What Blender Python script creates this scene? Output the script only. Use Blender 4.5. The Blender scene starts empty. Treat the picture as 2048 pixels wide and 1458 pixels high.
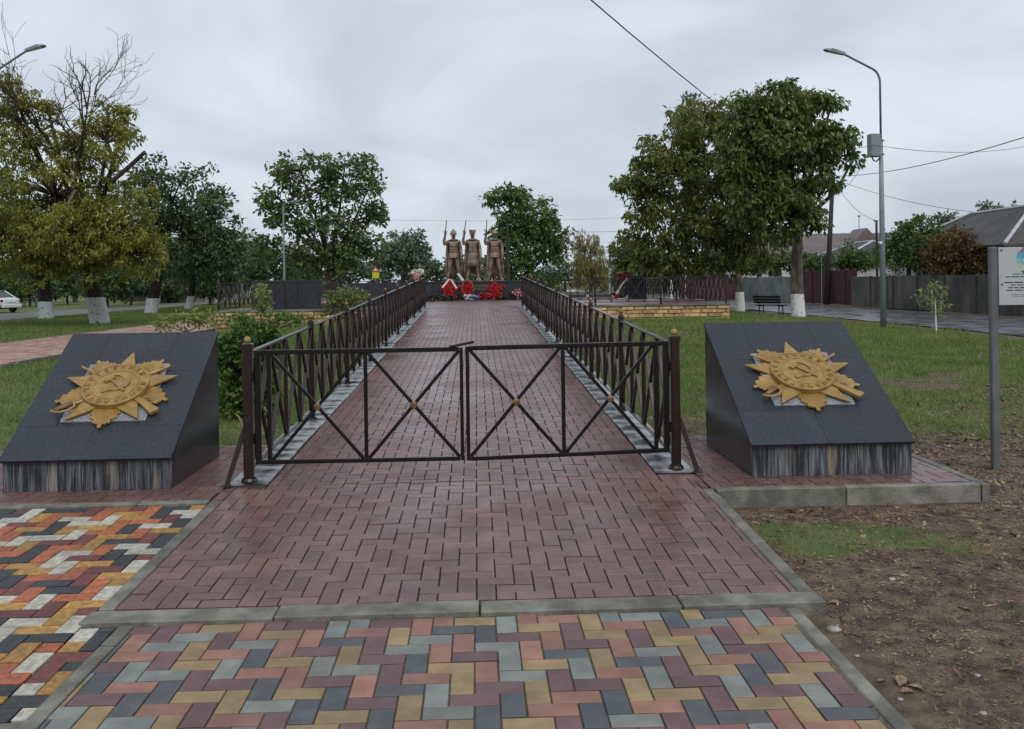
import bpy, bmesh, math, random
import numpy as np
from mathutils import Vector, Matrix, Euler

# ------------------------------------------------------------------ camera, sky, sun, exposure
sc = bpy.context.scene
COL = sc.collection
CAMH, F, K = 1.58, 1820.0, 1.205   # eye height (m), focal length in photo pixels (2048 wide), survey distance factor
HOR = 564.0                        # eye level in the photo, once its small tilt is taken out
TH = math.atan(69 / F)             # the path runs this far left of the lens axis
RHO = math.radians(0.8)            # the phone was held tilted by this much
cs, sn = math.cos(TH), math.sin(TH)
cam = bpy.data.cameras.new('camera')
cam.sensor_width = 36.0
cam.lens = F / 2048 * 36
cam.shift_y = -(729 - HOR) / 2048
cam.clip_start, cam.clip_end = 0.05, 3000
camo = bpy.data.objects.new('camera', cam); COL.objects.link(camo)
camo.location = (0, 0, CAMH)
camo.rotation_euler = (Euler((math.radians(90), 0, -TH)).to_matrix() @ Matrix.Rotation(-RHO, 3, 'Z')).to_euler()
cam.shift_x = 2.3 / 2048
sc.camera = camo

world = bpy.data.worlds.new('World'); sc.world = world
world.use_nodes = True
wn, wl = world.node_tree.nodes, world.node_tree.links
wn.clear()
SUN_EL, SUN_AZ = math.radians(48), math.radians(165)
def build_sky():
    out = wn.new('ShaderNodeOutputWorld')
    sky = wn.new('ShaderNodeTexSky'); sky.sky_type = 'NISHITA'; sky.sun_disc = False
    sky.sun_elevation = SUN_EL; sky.sun_rotation = SUN_AZ; sky.dust_density = 4
    b1 = wn.new('ShaderNodeBackground'); b1.inputs['Strength'].default_value = 0.08
    wl.new(sky.outputs[0], b1.inputs[0])
    tc = wn.new('ShaderNodeTexCoord')
    sep = wn.new('ShaderNodeSeparateXYZ'); wl.new(tc.outputs['Generated'], sep.inputs[0])
    ab = wn.new('ShaderNodeMath'); ab.operation = 'ABSOLUTE'; wl.new(sep.outputs[2], ab.inputs[0])
    ad = wn.new('ShaderNodeMath'); ad.operation = 'ADD'; ad.inputs[1].default_value = 0.38
    wl.new(ab.outputs[0], ad.inputs[0])
    comb = wn.new('ShaderNodeCombineXYZ')
    for i in (0, 1):
        dv = wn.new('ShaderNodeMath'); dv.operation = 'DIVIDE'
        wl.new(sep.outputs[i], dv.inputs[0]); wl.new(ad.outputs[0], dv.inputs[1]); wl.new(dv.outputs[0], comb.inputs[i])
    n1 = wn.new('ShaderNodeTexNoise'); n1.inputs['Scale'].default_value = 1.9
    n1.inputs['Detail'].default_value = 6; n1.inputs['Roughness'].default_value = 0.5; n1.inputs['Distortion'].default_value = 0.6
    wl.new(comb.outputs[0], n1.inputs['Vector'])
    rp = wn.new('ShaderNodeValToRGB')
    rp.color_ramp.elements[0].position = 0.30; rp.color_ramp.elements[0].color = (0.40, 0.44, 0.505, 1)
    rp.color_ramp.elements[1].position = 0.66; rp.color_ramp.elements[1].color = (0.565, 0.63, 0.70, 1)
    wl.new(n1.outputs['Fac'], rp.inputs[0])
    b2 = wn.new('ShaderNodeBackground'); b2.inputs['Strength'].default_value = 1.0
    wl.new(rp.outputs[0], b2.inputs[0])
    mx = wn.new('ShaderNodeMixShader'); mx.inputs[0].default_value = 0.93
    wl.new(b1.outputs[0], mx.inputs[1]); wl.new(b2.outputs[0], mx.inputs[2]); wl.new(mx.outputs[0], out.inputs[0])
build_sky()
sun = bpy.data.lights.new('sun', 'SUN'); sun.energy = 1.1; sun.angle = math.radians(40); sun.color = (1, 0.97, 0.92)
suno = bpy.data.objects.new('sun', sun); COL.objects.link(suno)
_d = Vector((math.sin(SUN_AZ) * math.cos(SUN_EL), math.cos(SUN_AZ) * math.cos(SUN_EL), math.sin(SUN_EL)))
suno.rotation_euler = _d.to_track_quat('Z', 'Y').to_euler()
sc.view_settings.view_transform = 'Standard'; sc.view_settings.look = 'None'
sc.view_settings.exposure = 0.42; sc.view_settings.gamma = 1; sc.view_settings.use_curve_mapping = False
sc.cycles.max_bounces = 6; sc.cycles.transparent_max_bounces = 6

R = random.Random(7)
rng = np.random.default_rng(11)

# ------------------------------------------------------------------ layout helpers
def level(u, v):                   # photo pixel with the tilt taken out
    du, dv = u - 1024, v - 729
    return 1024 + du * math.cos(RHO) - dv * math.sin(RHO), 729 + du * math.sin(RHO) + dv * math.cos(RHO)
def xd(X, D, z=0.0):               # metres right of / ahead of the lens axis -> world
    D = D * K
    return Vector((X * cs + D * sn, -X * sn + D * cs, z))
def gp(u, v, z=None):              # survey of a ground point seen at photo pixel (u, v)
    u, v = level(u, v); zz = 0.0 if z is None else z
    for _ in range(6 if z is None else 1):
        D = (CAMH - zz) * F / (v - HOR); p = xd((u - 1024) / F * D, D / K, zz)
        if z is None: zz = float(ground_z(p.x, p.y))
    p.z = zz; return p
def pd(u, v, D):                   # a point at survey distance D
    u, v = level(u, v); D2 = D * K
    return xd((u - 1024) / F * D2, D, CAMH - (v - HOR) / F * D2)

# ------------------------------------------------------------------ materials
def nodes_of(m):
    m.use_nodes = True
    return m.node_tree.nodes, m.node_tree.links
MATS = {}
def mat(name, col, rough=0.6, var=0.15, scale=8.0, bump=0.0, bscale=40.0, spec=0.5, metal=0.0, rnd=0.0, col2=None,
        fac=(0.4, 0.65), stretch=None, island=0.0, coat=0.0, rvar=0.0, dirt=0.0):
    """Principled with noise between two tones, optional bump and a per-object / per-island tone shift."""
    m = bpy.data.materials.new(name); MATS[name] = m
    n, l = nodes_of(m)
    p = n['Principled BSDF']
    p.inputs['Roughness'].default_value = rough; p.inputs['Metallic'].default_value = metal
    p.inputs['Specular IOR Level'].default_value = spec
    if coat: p.inputs['Coat Weight'].default_value = coat; p.inputs['Coat Roughness'].default_value = 0.15
    tc = n.new('ShaderNodeTexCoord')
    vec = tc.outputs['Object']
    if stretch:
        mp = n.new('ShaderNodeMapping'); mp.inputs['Scale'].default_value = stretch
        l.new(vec, mp.inputs[0]); vec = mp.outputs[0]
    oi = n.new('ShaderNodeObjectInfo')
    off = n.new('ShaderNodeVectorMath'); off.operation = 'ADD'
    cmb = n.new('ShaderNodeMath'); cmb.operation = 'MULTIPLY'; cmb.inputs[1].default_value = 50 if rnd else 0
    l.new(oi.outputs['Random'], cmb.inputs[0]); l.new(vec, off.inputs[0]); l.new(cmb.outputs[0], off.inputs[1])
    nz = n.new('ShaderNodeTexNoise'); nz.inputs['Scale'].default_value = scale; nz.inputs['Detail'].default_value = 5
    l.new(off.outputs[0], nz.inputs['Vector'])
    rp = n.new('ShaderNodeValToRGB')
    c1 = tuple(c * (1 - var) for c in col); c2 = col2 if col2 else tuple(min(1, c * (1 + var)) for c in col)
    rp.color_ramp.elements[0].position = fac[0]; rp.color_ramp.elements[0].color = (*c1, 1)
    rp.color_ramp.elements[1].position = fac[1]; rp.color_ramp.elements[1].color = (*c2, 1)
    l.new(nz.outputs['Fac'], rp.inputs[0])
    last = rp.outputs[0]
    for amt, src in ((rnd, oi.outputs['Random']), (island, None)):
        if not amt: continue
        if src is None:
            g = n.new('ShaderNodeNewGeometry'); src = g.outputs['Random Per Island']
        mr = n.new('ShaderNodeMapRange'); mr.inputs[3].default_value = 1 - amt; mr.inputs[4].default_value = 1 + amt
        l.new(src, mr.inputs[0])
        ml = n.new('ShaderNodeVectorMath'); ml.operation = 'SCALE'
        l.new(last, ml.inputs[0]); l.new(mr.outputs[0], ml.inputs['Scale']); last = ml.outputs[0]
    if dirt:
        g3 = n.new('ShaderNodeNewGeometry'); n3 = n.new('ShaderNodeTexNoise'); n3.inputs['Scale'].default_value = 1.7; n3.inputs['Detail'].default_value = 9; n3.inputs['Roughness'].default_value = 0.7
        l.new(g3.outputs['Position'], n3.inputs['Vector'])
        mr3 = n.new('ShaderNodeMapRange'); mr3.inputs[1].default_value = 0.32; mr3.inputs[2].default_value = 0.68; mr3.inputs[3].default_value = 1 - dirt; mr3.inputs[4].default_value = 1 + dirt * .45
        l.new(n3.outputs['Fac'], mr3.inputs[0])
        ml3 = n.new('ShaderNodeVectorMath'); ml3.operation = 'SCALE'; l.new(last, ml3.inputs[0]); l.new(mr3.outputs[0], ml3.inputs['Scale']); last = ml3.outputs[0]
    l.new(last, p.inputs['Base Color'])
    if rvar:
        mr = n.new('ShaderNodeMapRange'); mr.inputs[3].default_value = rough - rvar; mr.inputs[4].default_value = rough + rvar
        n2 = n.new('ShaderNodeTexNoise'); n2.inputs['Scale'].default_value = 1.3; n2.inputs['Detail'].default_value = 3
        g2 = n.new('ShaderNodeNewGeometry'); l.new(g2.outputs['Position'], n2.inputs['Vector'])
        mr.inputs[1].default_value = 0.35; mr.inputs[2].default_value = 0.65
        l.new(n2.outputs['Fac'], mr.inputs[0]); l.new(mr.outputs[0], p.inputs['Roughness'])
    if bump:
        nb = n.new('ShaderNodeTexNoise'); nb.inputs['Scale'].default_value = bscale; nb.inputs['Detail'].default_value = 4
        l.new(off.outputs[0], nb.inputs['Vector'])
        bm = n.new('ShaderNodeBump'); bm.inputs['Strength'].default_value = bump; bm.inputs['Distance'].default_value = 0.01
        l.new(nb.outputs['Fac'], bm.inputs['Height']); l.new(bm.outputs[0], p.inputs['Normal'])
    return m

def leaf_mat(name, cols, trans=0.38, nscale=0.6):
    """cols: three leaf tones picked per leaf, shifted in patches."""
    m = bpy.data.materials.new(name); MATS[name] = m
    n, l = nodes_of(m); n.remove(n['Principled BSDF'])
    out = [x for x in n if x.type == 'OUTPUT_MATERIAL'][0]
    g = n.new('ShaderNodeNewGeometry')
    nz = n.new('ShaderNodeTexNoise'); nz.inputs['Scale'].default_value = nscale; nz.inputs['Detail'].default_value = 3
    l.new(g.outputs['Position'], nz.inputs['Vector'])
    mr = n.new('ShaderNodeMapRange'); mr.inputs[1].default_value = 0.3; mr.inputs[2].default_value = 0.7
    mr.inputs[3].default_value = -0.35; mr.inputs[4].default_value = 0.35
    l.new(nz.outputs['Fac'], mr.inputs[0])
    ad = n.new('ShaderNodeMath'); ad.operation = 'ADD'; l.new(g.outputs['Random Per Island'], ad.inputs[0]); l.new(mr.outputs[0], ad.inputs[1])
    rp = n.new('ShaderNodeValToRGB')
    rp.color_ramp.elements[0].color = (*cols[0], 1); rp.color_ramp.elements[1].color = (*cols[2], 1)
    e = rp.color_ramp.elements.new(0.5); e.color = (*cols[1], 1)
    l.new(ad.outputs[0], rp.inputs[0])
    d = n.new('ShaderNodeBsdfPrincipled'); d.inputs['Roughness'].default_value = 0.45; d.inputs['Specular IOR Level'].default_value = 0.35
    t = n.new('ShaderNodeBsdfTranslucent'); mx = n.new('ShaderNodeMixShader'); mx.inputs[0].default_value = trans
    l.new(rp.outputs[0], d.inputs['Base Color']); l.new(rp.outputs[0], t.inputs[0])
    l.new(d.outputs[0], mx.inputs[1]); l.new(t.outputs[0], mx.inputs[2]); l.new(mx.outputs[0], out.inputs[0])
    return m

def bark_mat(name, col, wash=None, washcol=(0.62, 0.62, 0.6)):
    """bark, lime-washed below the object-space height wash (ragged edge, flaking)."""
    m = mat(name, col, 0.85, 0.45, 6, 0.8, 18, spec=0.2, stretch=(1, 1, 0.35))
    if wash:
        n, l = nodes_of(m); p = n['Principled BSDF']
        src = p.inputs['Base Color'].links[0].from_socket
        tc = n.new('ShaderNodeTexCoord'); sp = n.new('ShaderNodeSeparateXYZ'); l.new(tc.outputs['Object'], sp.inputs[0])
        nz = n.new('ShaderNodeTexNoise'); nz.inputs['Scale'].default_value = 7; nz.inputs['Detail'].default_value = 5
        l.new(tc.outputs['Object'], nz.inputs['Vector'])
        a = n.new('ShaderNodeMath'); a.operation = 'MULTIPLY_ADD'; a.inputs[1].default_value = 0.08; l.new(nz.outputs['Fac'], a.inputs[0]); l.new(sp.outputs[2], a.inputs[2])
        lt = n.new('ShaderNodeMath'); lt.operation = 'LESS_THAN'; lt.inputs[1].default_value = wash; l.new(a.outputs[0], lt.inputs[0])
        fl = n.new('ShaderNodeMapRange'); fl.inputs[1].default_value = 0.60; fl.inputs[2].default_value = 0.68
        fl.inputs[3].default_value = 1; fl.inputs[4].default_value = 0.15; l.new(nz.outputs['Fac'], fl.inputs[0])
        mu = n.new('ShaderNodeMath'); mu.operation = 'MULTIPLY'; l.new(lt.outputs[0], mu.inputs[0]); l.new(fl.outputs[0], mu.inputs[1])
        mx = n.new('ShaderNodeMix'); mx.data_type = 'RGBA'; l.new(mu.outputs[0], mx.inputs[0])
        l.new(src, mx.inputs[6]); mx.inputs[7].default_value = (*washcol, 1); l.new(mx.outputs[2], p.inputs['Base Color'])
    return m

# ------------------------------------------------------------------ object helpers
def link(o, parent=None):
    COL.objects.link(o)
    if parent is not None: o.parent = parent
    return o
def thing(name, label, cat, loc=(0, 0, 0), rotz=0.0, group=None):
    o = bpy.data.objects.new(name, None); link(o); o.location = loc; o.rotation_euler = (0, 0, rotz)
    o.empty_display_size = 0.1
    return tag(o, label, cat, group)
def tag(o, label=None, cat=None, group=None, kind=None):
    if label: o['label'] = label
    if cat: o['category'] = cat
    if group: o['group'] = group
    if kind: o['kind'] = kind
    return o
def struct(name, loc=(0, 0, 0)):
    o = bpy.data.objects.new(name, None); link(o); o.location = loc; o['kind'] = 'structure'; o.empty_display_size = 0.1
    return o
def obj(name, mesh, m=None, parent=None, smooth=False):
    o = bpy.data.objects.new(name, mesh); link(o, parent)
    if m is not None and not mesh.materials: mesh.materials.append(m)
    if smooth: mesh.polygons.foreach_set('use_smooth', [True] * len(mesh.polygons))
    return o

class MB:
    """collects verts / faces of ONE piece."""
    def __init__(s): s.v, s.f, s.mi = [], [], []
    def add(s, verts, faces, mi=0):
        b = len(s.v); s.v += [tuple(x) for x in verts]
        s.f += [tuple(i + b for i in f) for f in faces]; s.mi += [mi] * len(faces); return s
    def box(s, x0, x1, y0, y1, z0, z1, mi=0, M=None):
        v = [Vector(p) for p in ((x0,y0,z0),(x1,y0,z0),(x1,y1,z0),(x0,y1,z0),(x0,y0,z1),(x1,y0,z1),(x1,y1,z1),(x0,y1,z1))]
        if M is not None: v = [M @ p for p in v]
        return s.add(v, [(0,3,2,1),(4,5,6,7),(0,1,5,4),(1,2,6,5),(2,3,7,6),(3,0,4,7)], mi)
    def bbox(s, x0, x1, y0, y1, z0, z1, b, mi=0, M=None):
        """box with a chamfer on all upright and top edges (open bottom)."""
        def ring(i, z): return [(x0+i,y0+b),(x0+b,y0+i),(x1-b,y0+i),(x1-i,y0+b),(x1-i,y1-b),(x1-b,y1-i),(x0+b,y1-i),(x0+i,y1-b)], z
        v = []
        for r, z in (ring(0, z0), ring(0, z1 - b)): v += [Vector((p[0], p[1], z)) for p in r]
        v += [Vector((p[0], p[1], z1)) for p in ((x0+b,y0+b),(x1-b,y0+b),(x1-b,y1-b),(x0+b,y1-b))]
        if M is not None: v = [M @ p for p in v]
        f = [(i, (i+1) % 8, 8 + (i+1) % 8, 8 + i) for i in range(8)]
        f += [(8,9,16),(9,10,17,16),(10,11,17),(11,12,18,17),(12,13,18),(13,14,19,18),(14,15,19),(15,8,16,19),(16,17,18,19)]
        return s.add(v, f, mi)
    def tube(s, pts, rad, n=6, mi=0, cap=True):
        pts = [Vector(p) for p in pts]
        if not hasattr(rad, '__len__'): rad = [rad] * len(pts)
        rings, b = [], len(s.v)
        up = Vector((0, 0, 1))
        prev = None
        for i, p in enumerate(pts):
            d = (pts[min(i+1, len(pts)-1)] - pts[max(i-1, 0)]).normalized()
            a = prev if prev is not None else (d.cross(up) if abs(d.z) < 0.95 else d.cross(Vector((1, 0, 0))))
            a = (a - d * a.dot(d)).normalized(); prev = a; c = d.cross(a)
            rings.append([p + (a * math.cos(t) + c * math.sin(t)) * rad[i] for t in [2 * math.pi * k / n for k in range(n)]])
        v = [q for r in rings for q in r]
        f = [(i*n+k, i*n+(k+1) % n, (i+1)*n+(k+1) % n, (i+1)*n+k) for i in range(len(pts)-1) for k in range(n)]
        if cap: f += [tuple(range(n-1, -1, -1)), tuple((len(pts)-1)*n + k for k in range(n))]
        return s.add(v, f, mi)
    def lathe(s, prof, n=16, c=(0, 0, 0), mi=0):
        v = [(c[0] + r * math.cos(2*math.pi*k/n), c[1] + r * math.sin(2*math.pi*k/n), c[2] + z) for r, z in prof for k in range(n)]
        f = [(i*n+k, i*n+(k+1) % n, (i+1)*n+(k+1) % n, (i+1)*n+k) for i in range(len(prof)-1) for k in range(n)]
        return s.add(v, f, mi)
    def prism(s, poly, z0, z1, mi=0, M=None):
        n = len(poly)
        v = [Vector((x, y, z)) for z in (z0, z1) for x, y in poly]
        if M is not None: v = [M @ p for p in v]
        return s.add(v, [tuple(range(n-1, -1, -1)), tuple(range(n, 2*n))] + [(i, (i+1) % n, n + (i+1) % n, n + i) for i in range(n)], mi)
    def ball(s, c, r, n=10, m=6, sq=(1, 1, 1), mi=0):
        pr = [(max(1e-4, math.sin(math.pi*i/m)), -math.cos(math.pi*i/m)) for i in range(m+1)]
        v = [(c[0] + r*sq[0]*a*math.cos(2*math.pi*k/n), c[1] + r*sq[1]*a*math.sin(2*math.pi*k/n), c[2] + r*sq[2]*z) for a, z in pr for k in range(n)]
        return s.add(v, [(i*n+k, i*n+(k+1) % n, (i+1)*n+(k+1) % n, (i+1)*n+k) for i in range(m) for k in range(n)], mi)
    def mesh(s, name, mats=()):
        me = bpy.data.meshes.new(name); me.from_pydata(s.v, [], s.f)
        for m in mats: me.materials.append(m)
        if any(s.mi): me.polygons.foreach_set('material_index', s.mi)
        me.update(); return me
    def build(s, name, m, parent=None, smooth=False):
        me = s.mesh(name, m if isinstance(m, (list, tuple)) else (m,))
        return obj(name, me, None, parent, smooth)

def big_mesh(name, verts, faces_flat, per, m):
    """numpy mesh: faces all with `per` corners."""
    me = bpy.data.meshes.new(name)
    nf = len(faces_flat) // per
    me.vertices.add(len(verts)); me.vertices.foreach_set('co', np.asarray(verts, np.float32).ravel())
    me.loops.add(len(faces_flat)); me.loops.foreach_set('vertex_index', np.asarray(faces_flat, np.int32))
    me.polygons.add(nf); me.polygons.foreach_set('loop_start', np.arange(nf, dtype=np.int32) * per)
    me.materials.append(m); me.update(calc_edges=True); me.validate(); return me

_unit = {}
def bar(name, p0, p1, w, d, m, parent, side=None):
    """a straight square-section bar; all bars of one material share a unit mesh."""
    p0, p1 = Vector(p0), Vector(p1)
    key = m.name
    if key not in _unit:
        me = MB().bbox(-.5, .5, -.5, .5, 0, 1, .0001).mesh('bar', (m,)) if False else None
        b = MB(); c = .36
        prof = [(-.5,-c),(-c,-.5),(c,-.5),(.5,-c),(.5,c),(c,.5),(-c,.5),(-.5,c)]
        b.prism(prof, 0, 1); _unit[key] = b.mesh('bar', (m,))
    z = (p1 - p0); L = z.length; z.normalize()
    x = Vector(side) if side is not None else (Vector((0, 0, 1)) if abs(z.z) < .9 else Vector((1, 0, 0)))
    y = z.cross(x).normalized(); x = y.cross(z).normalized()
    o = bpy.data.objects.new(name, _unit[key]); link(o, parent)
    o.matrix_local = Matrix(((x.x*w, y.x*d, z.x*L, p0.x), (x.y*w, y.y*d, z.y*L, p0.y), (x.z*w, y.z*d, z.z*L, p0.z), (0, 0, 0, 1)))
    return o

# ------------------------------------------------------------------ common materials
M_KERB = mat('kerb_concrete', (0.165, 0.158, 0.128), 0.65, 0.3, 7, 0.6, 60, rnd=0.14, dirt=0.3)
M_BED = mat('joint_sand', (0.035, 0.028, 0.025), 0.8, 0.3, 30)
PAV = {
 'red': mat('paver_red', (0.155, 0.078, 0.069), 0.32, 0.16, 9, 0.25, 90, rnd=0.20, rvar=0.13, dirt=0.22),
 'plum': mat('paver_plum', (0.132, 0.068, 0.070), 0.5, 0.14, 9, 0.3, 90, rnd=0.16, dirt=0.2),
 'salmon': mat('paver_salmon', (0.27, 0.128, 0.09), 0.5, 0.14, 9, 0.3, 90, rnd=0.16, dirt=0.2),
 'sand': mat('paver_sand', (0.275, 0.188, 0.088), 0.5, 0.14, 9, 0.3, 90, rnd=0.16, dirt=0.2),
 'slate': mat('paver_slate', (0.070, 0.077, 0.082), 0.5, 0.16, 9, 0.3, 90, rnd=0.16, dirt=0.2),
 'ash': mat('paver_ash', (0.185, 0.198, 0.178), 0.5, 0.14, 9, 0.3, 90, rnd=0.14, dirt=0.25),
 'white': mat('paver_white', (0.45, 0.425, 0.355), 0.6, 0.22, 30, 0.5, 120, rnd=0.14, dirt=0.25),
 'black': mat('paver_black', (0.030, 0.036, 0.040), 0.55, 0.3, 30, 0.5, 120, rnd=0.2, dirt=0.25),
 'orange': mat('paver_orange', (0.36, 0.105, 0.042), 0.6, 0.22, 30, 0.5, 120, rnd=0.2, dirt=0.25),
 'ochre': mat('paver_ochre', (0.37, 0.20, 0.045), 0.6, 0.25, 30, 0.5, 120, rnd=0.16, dirt=0.2),
 'maroon': mat('paver_maroon', (0.15, 0.042, 0.034), 0.6, 0.22, 30, 0.5, 120, rnd=0.2, dirt=0.25),
}
M_REDSTUFF = mat('paver_red_far', (0.155, 0.078, 0.069), 0.31, 0.12, 3, 0.2, 90, island=0.22, rvar=0.13, dirt=0.2)
M_GRANITE = mat('granite_dark', (0.030, 0.034, 0.044), 0.42, 0.25, 60, 0.05, 300, rnd=0.14, rvar=0.05, spec=0.32, dirt=0.15)
M_GRANSIDE = mat('granite_polished', (0.022, 0.023, 0.024), 0.22, 0.3, 3, 0.05, 8, rvar=0.08)
M_GRANLIGHT = mat('granite_light', (0.21, 0.225, 0.235), 0.5, 0.25, 60, 0.1, 200)
M_GOLD = mat('gold_paint', (0.30, 0.180, 0.045), 0.38, 0.18, 14, 0.1, 60, spec=0.5)
M_GOLDDARK = mat('old_gold', (0.20, 0.10, 0.03), 0.4, 0.4, 20)
M_FENCE = mat('fence_paint', (0.020, 0.010, 0.008), 0.26, 0.25, 10, 0.08, 120, spec=0.45)
M_GATE = mat('gate_paint', (0.007, 0.0045, 0.004), 0.26, 0.25, 10, 0.08, 120, spec=0.35)
M_FENCETOP = M_FENCE
M_MARBLE = mat('marble_grey', (0.075, 0.085, 0.085), 0.42, 0.6, 3.2, 0.25, 22, col2=(0.36, 0.38, 0.38), fac=(0.40, 0.55), rvar=0.1)
M_SAND = mat('sandstone', (0.46, 0.31, 0.145), 0.8, 0.25, 5, 0.7, 14, rnd=0.28)
M_MORTAR = mat('mortar', (0.22, 0.15, 0.08), 0.9, 0.2, 12)
M_WHITE = mat('white_paint', (0.72, 0.72, 0.70), 0.5, 0.08, 6)
M_STEEL = mat('galvanised', (0.20, 0.235, 0.25), 0.45, 0.1, 5, metal=0.0)
M_DARKSTEEL = mat('grey_steel', (0.115, 0.122, 0.13), 0.45, 0.15, 5)
M_BLACK = mat('black_paint', (0.012, 0.012, 0.013), 0.45, 0.2, 8)
M_WOOD = mat('weathered_wood', (0.040, 0.033, 0.028), 0.8, 0.35, 4, 0.5, 30, stretch=(1, 1, 0.1))
M_CONC = mat('old_concrete', (0.135, 0.13, 0.115), 0.8, 0.35, 1.3, 0.3, 20, rnd=0.12, stretch=(1, 1, 0.45))
M_ASPH = mat('asphalt_wet', (0.085, 0.088, 0.095), 0.24, 0.25, 0.5, 0.15, 60, rvar=0.12)
M_ASPHDRY = mat('asphalt_worn', (0.095, 0.092, 0.09), 0.6, 0.2, 0.6, 0.2, 60)

# ------------------------------------------------------------------ the ground: one sheet to the horizon
def fbm(x, y, seed=0):
    r = np.zeros_like(x, dtype=float)
    for k, (f, a) in enumerate(((0.35, 1.0), (0.9, .6), (2.1, .4), (4.7, .25))):
        p1, p2, p3 = 1.7 * seed + k, 2.9 * seed + 2 * k, .8 * seed + 3 * k
        r += a * (np.sin(f * 2.2 * x + 1.3 * np.sin(f * 1.7 * y + p1) + p2) * np.sin(f * 2.0 * y + 1.1 * np.sin(f * 1.9 * x + p3) + p1))
    return r / 1.6
def sstep(a, b, t):
    t = np.clip((t - a) / (b - a), 0, 1); return t * t * (3 - 2 * t)
def ground_z(x, y):
    x, y = np.asarray(x, float), np.asarray(y, float)
    near = 1 - sstep(8.5, 13.0, y)
    rise = 0.27 * sstep(9, 29, y) * (1 - sstep(9.0, 13.5, x)) * (1 - sstep(6.5, 9.0, -x))
    return -0.062 * near - 0.012 + rise + 0.010 * fbm(x * 1.5, y * 1.5, 3) * (np.abs(x) < 40) * (y < 60) - 0.03 * (1 - sstep(3.0, 5.5, y))
def grass_amount(x, y):
    """0 bare soil .. 1 lawn"""
    x, y = np.asarray(x, float), np.asarray(y, float)
    n = fbm(x, y, 1); n2 = fbm(x * 2.3, y * 2.3, 5)
    right = sstep(7.3, 13.5, y + 0.7 * n - 0.10 * (x - 4)) * (0.60 + 0.52 * n + 0.50 * n2)
    fore = sstep(0.25, 0.9, n + 0.6 * n2 - 0.35 + 1.5 * np.exp(-((x - 2.25) ** 2 / .30 + (y - 5.75) ** 2 / .16))
                 + 1.6 * np.exp(-((x - 3.3) ** 2 / .35 + (y - 5.5) ** 2 / .16)) + 1.2 * np.exp(-((x - 2.75) ** 2 / .04 + (y - 4.4) ** 2 / .03)))
    g = np.where(x > 0, np.maximum(right, 0.72 * fore * (0.75 + 0.6 * n2) * (y < 8.7)), 0.95 + 0.35 * n + 0.2 * n2)
    verge = sstep(12.6, 13.3, x) * (1 - sstep(20.8, 21.2, x))
    return np.clip(g, 0, 1) * (1 - 0.85 * verge)
def axis(segs):
    a = []
    for lo, hi, st in segs: a += list(np.arange(lo, hi, st))
    return np.array(a + [segs[-1][1]])
gx = axis([(-900, -100, 100), (-100, -30, 10), (-30, -8, 1.0), (-8, 8, .16), (8, 30, 1.0), (30, 100, 10), (100, 900, 100)])
gy = axis([(-60, -2, 4), (-2, 19, .16), (19, 46, .8), (40, 100, 6), (100, 1500, 100)])
GX, GY = np.meshgrid(gx, gy); GZ = ground_z(GX, GY)
nx_, ny_ = len(gx), len(gy)
idx = np.arange(nx_ * ny_).reshape(ny_, nx_)
q = np.stack([idx[:-1, :-1], idx[:-1, 1:], idx[1:, 1:], idx[1:, :-1]], -1).reshape(-1)
def ground_material():
    m = bpy.data.materials.new('ground_soil_lawn'); n, l = nodes_of(m); p = n['Principled BSDF']
    p.inputs['Roughness'].default_value = 0.8; p.inputs['Specular IOR Level'].default_value = 0.3
    at = n.new('ShaderNodeAttribute'); at.attribute_name = 'grass'
    g = n.new('ShaderNodeNewGeometry')
    def noise(s, d=5):
        z = n.new('ShaderNodeTexNoise'); z.inputs['Scale'].default_value = s; z.inputs['Detail'].default_value = d
        l.new(g.outputs['Position'], z.inputs['Vector']); return z
    def ramp(src, a, b, p0=.35, p1=.65):
        r = n.new('ShaderNodeValToRGB'); r.color_ramp.elements[0].position = p0; r.color_ramp.elements[1].position = p1
        r.color_ramp.elements[0].color = (*a, 1); r.color_ramp.elements[1].color = (*b, 1); l.new(src.outputs['Fac'], r.inputs[0]); return r
    soil = ramp(noise(9, 8), (0.060, 0.043, 0.028), (0.165, 0.118, 0.074))
    lawn = ramp(noise(2.2, 6), (0.062, 0.100, 0.024), (0.125, 0.140, 0.046))
    ad = n.new('ShaderNodeMath'); ad.operation = 'MULTIPLY_ADD'; ad.inputs[1].default_value = 0.9
    l.new(noise(14, 6).outputs['Fac'], ad.inputs[0])
    sb = n.new('ShaderNodeMath'); sb.operation = 'SUBTRACT'; sb.inputs[1].default_value = 0.45
    l.new(at.outputs['Fac'], sb.inputs[0]); l.new(sb.outputs[0], ad.inputs[2])
    mr = n.new('ShaderNodeMapRange'); mr.inputs[1].default_value = 0.3; mr.inputs[2].default_value = 0.6; l.new(ad.outputs[0], mr.inputs[0])
    mx = n.new('ShaderNodeMix'); mx.data_type = 'RGBA'; l.new(mr.outputs[0], mx.inputs[0]); l.new(soil.outputs[0], mx.inputs[6]); l.new(lawn.outputs[0], mx.inputs[7])
    l.new(mx.outputs[2], p.inputs['Base Color'])
    b = n.new('ShaderNodeBump'); b.inputs['Strength'].default_value = 0.9; b.inputs['Distance'].default_value = 0.03
    l.new(noise(45, 8).outputs['Fac'], b.inputs['Height']); l.new(b.outputs[0], p.inputs['Normal'])
    return m
gm = big_mesh('ground', np.stack([GX, GY, GZ], -1).reshape(-1, 3), q, 4, ground_material())
gm.attributes.new('grass', 'FLOAT', 'POINT').data.foreach_set('value', grass_amount(GX, GY).ravel().astype(np.float32))
ground = obj('ground', gm, None, None, True); ground['kind'] = 'structure'

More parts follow.
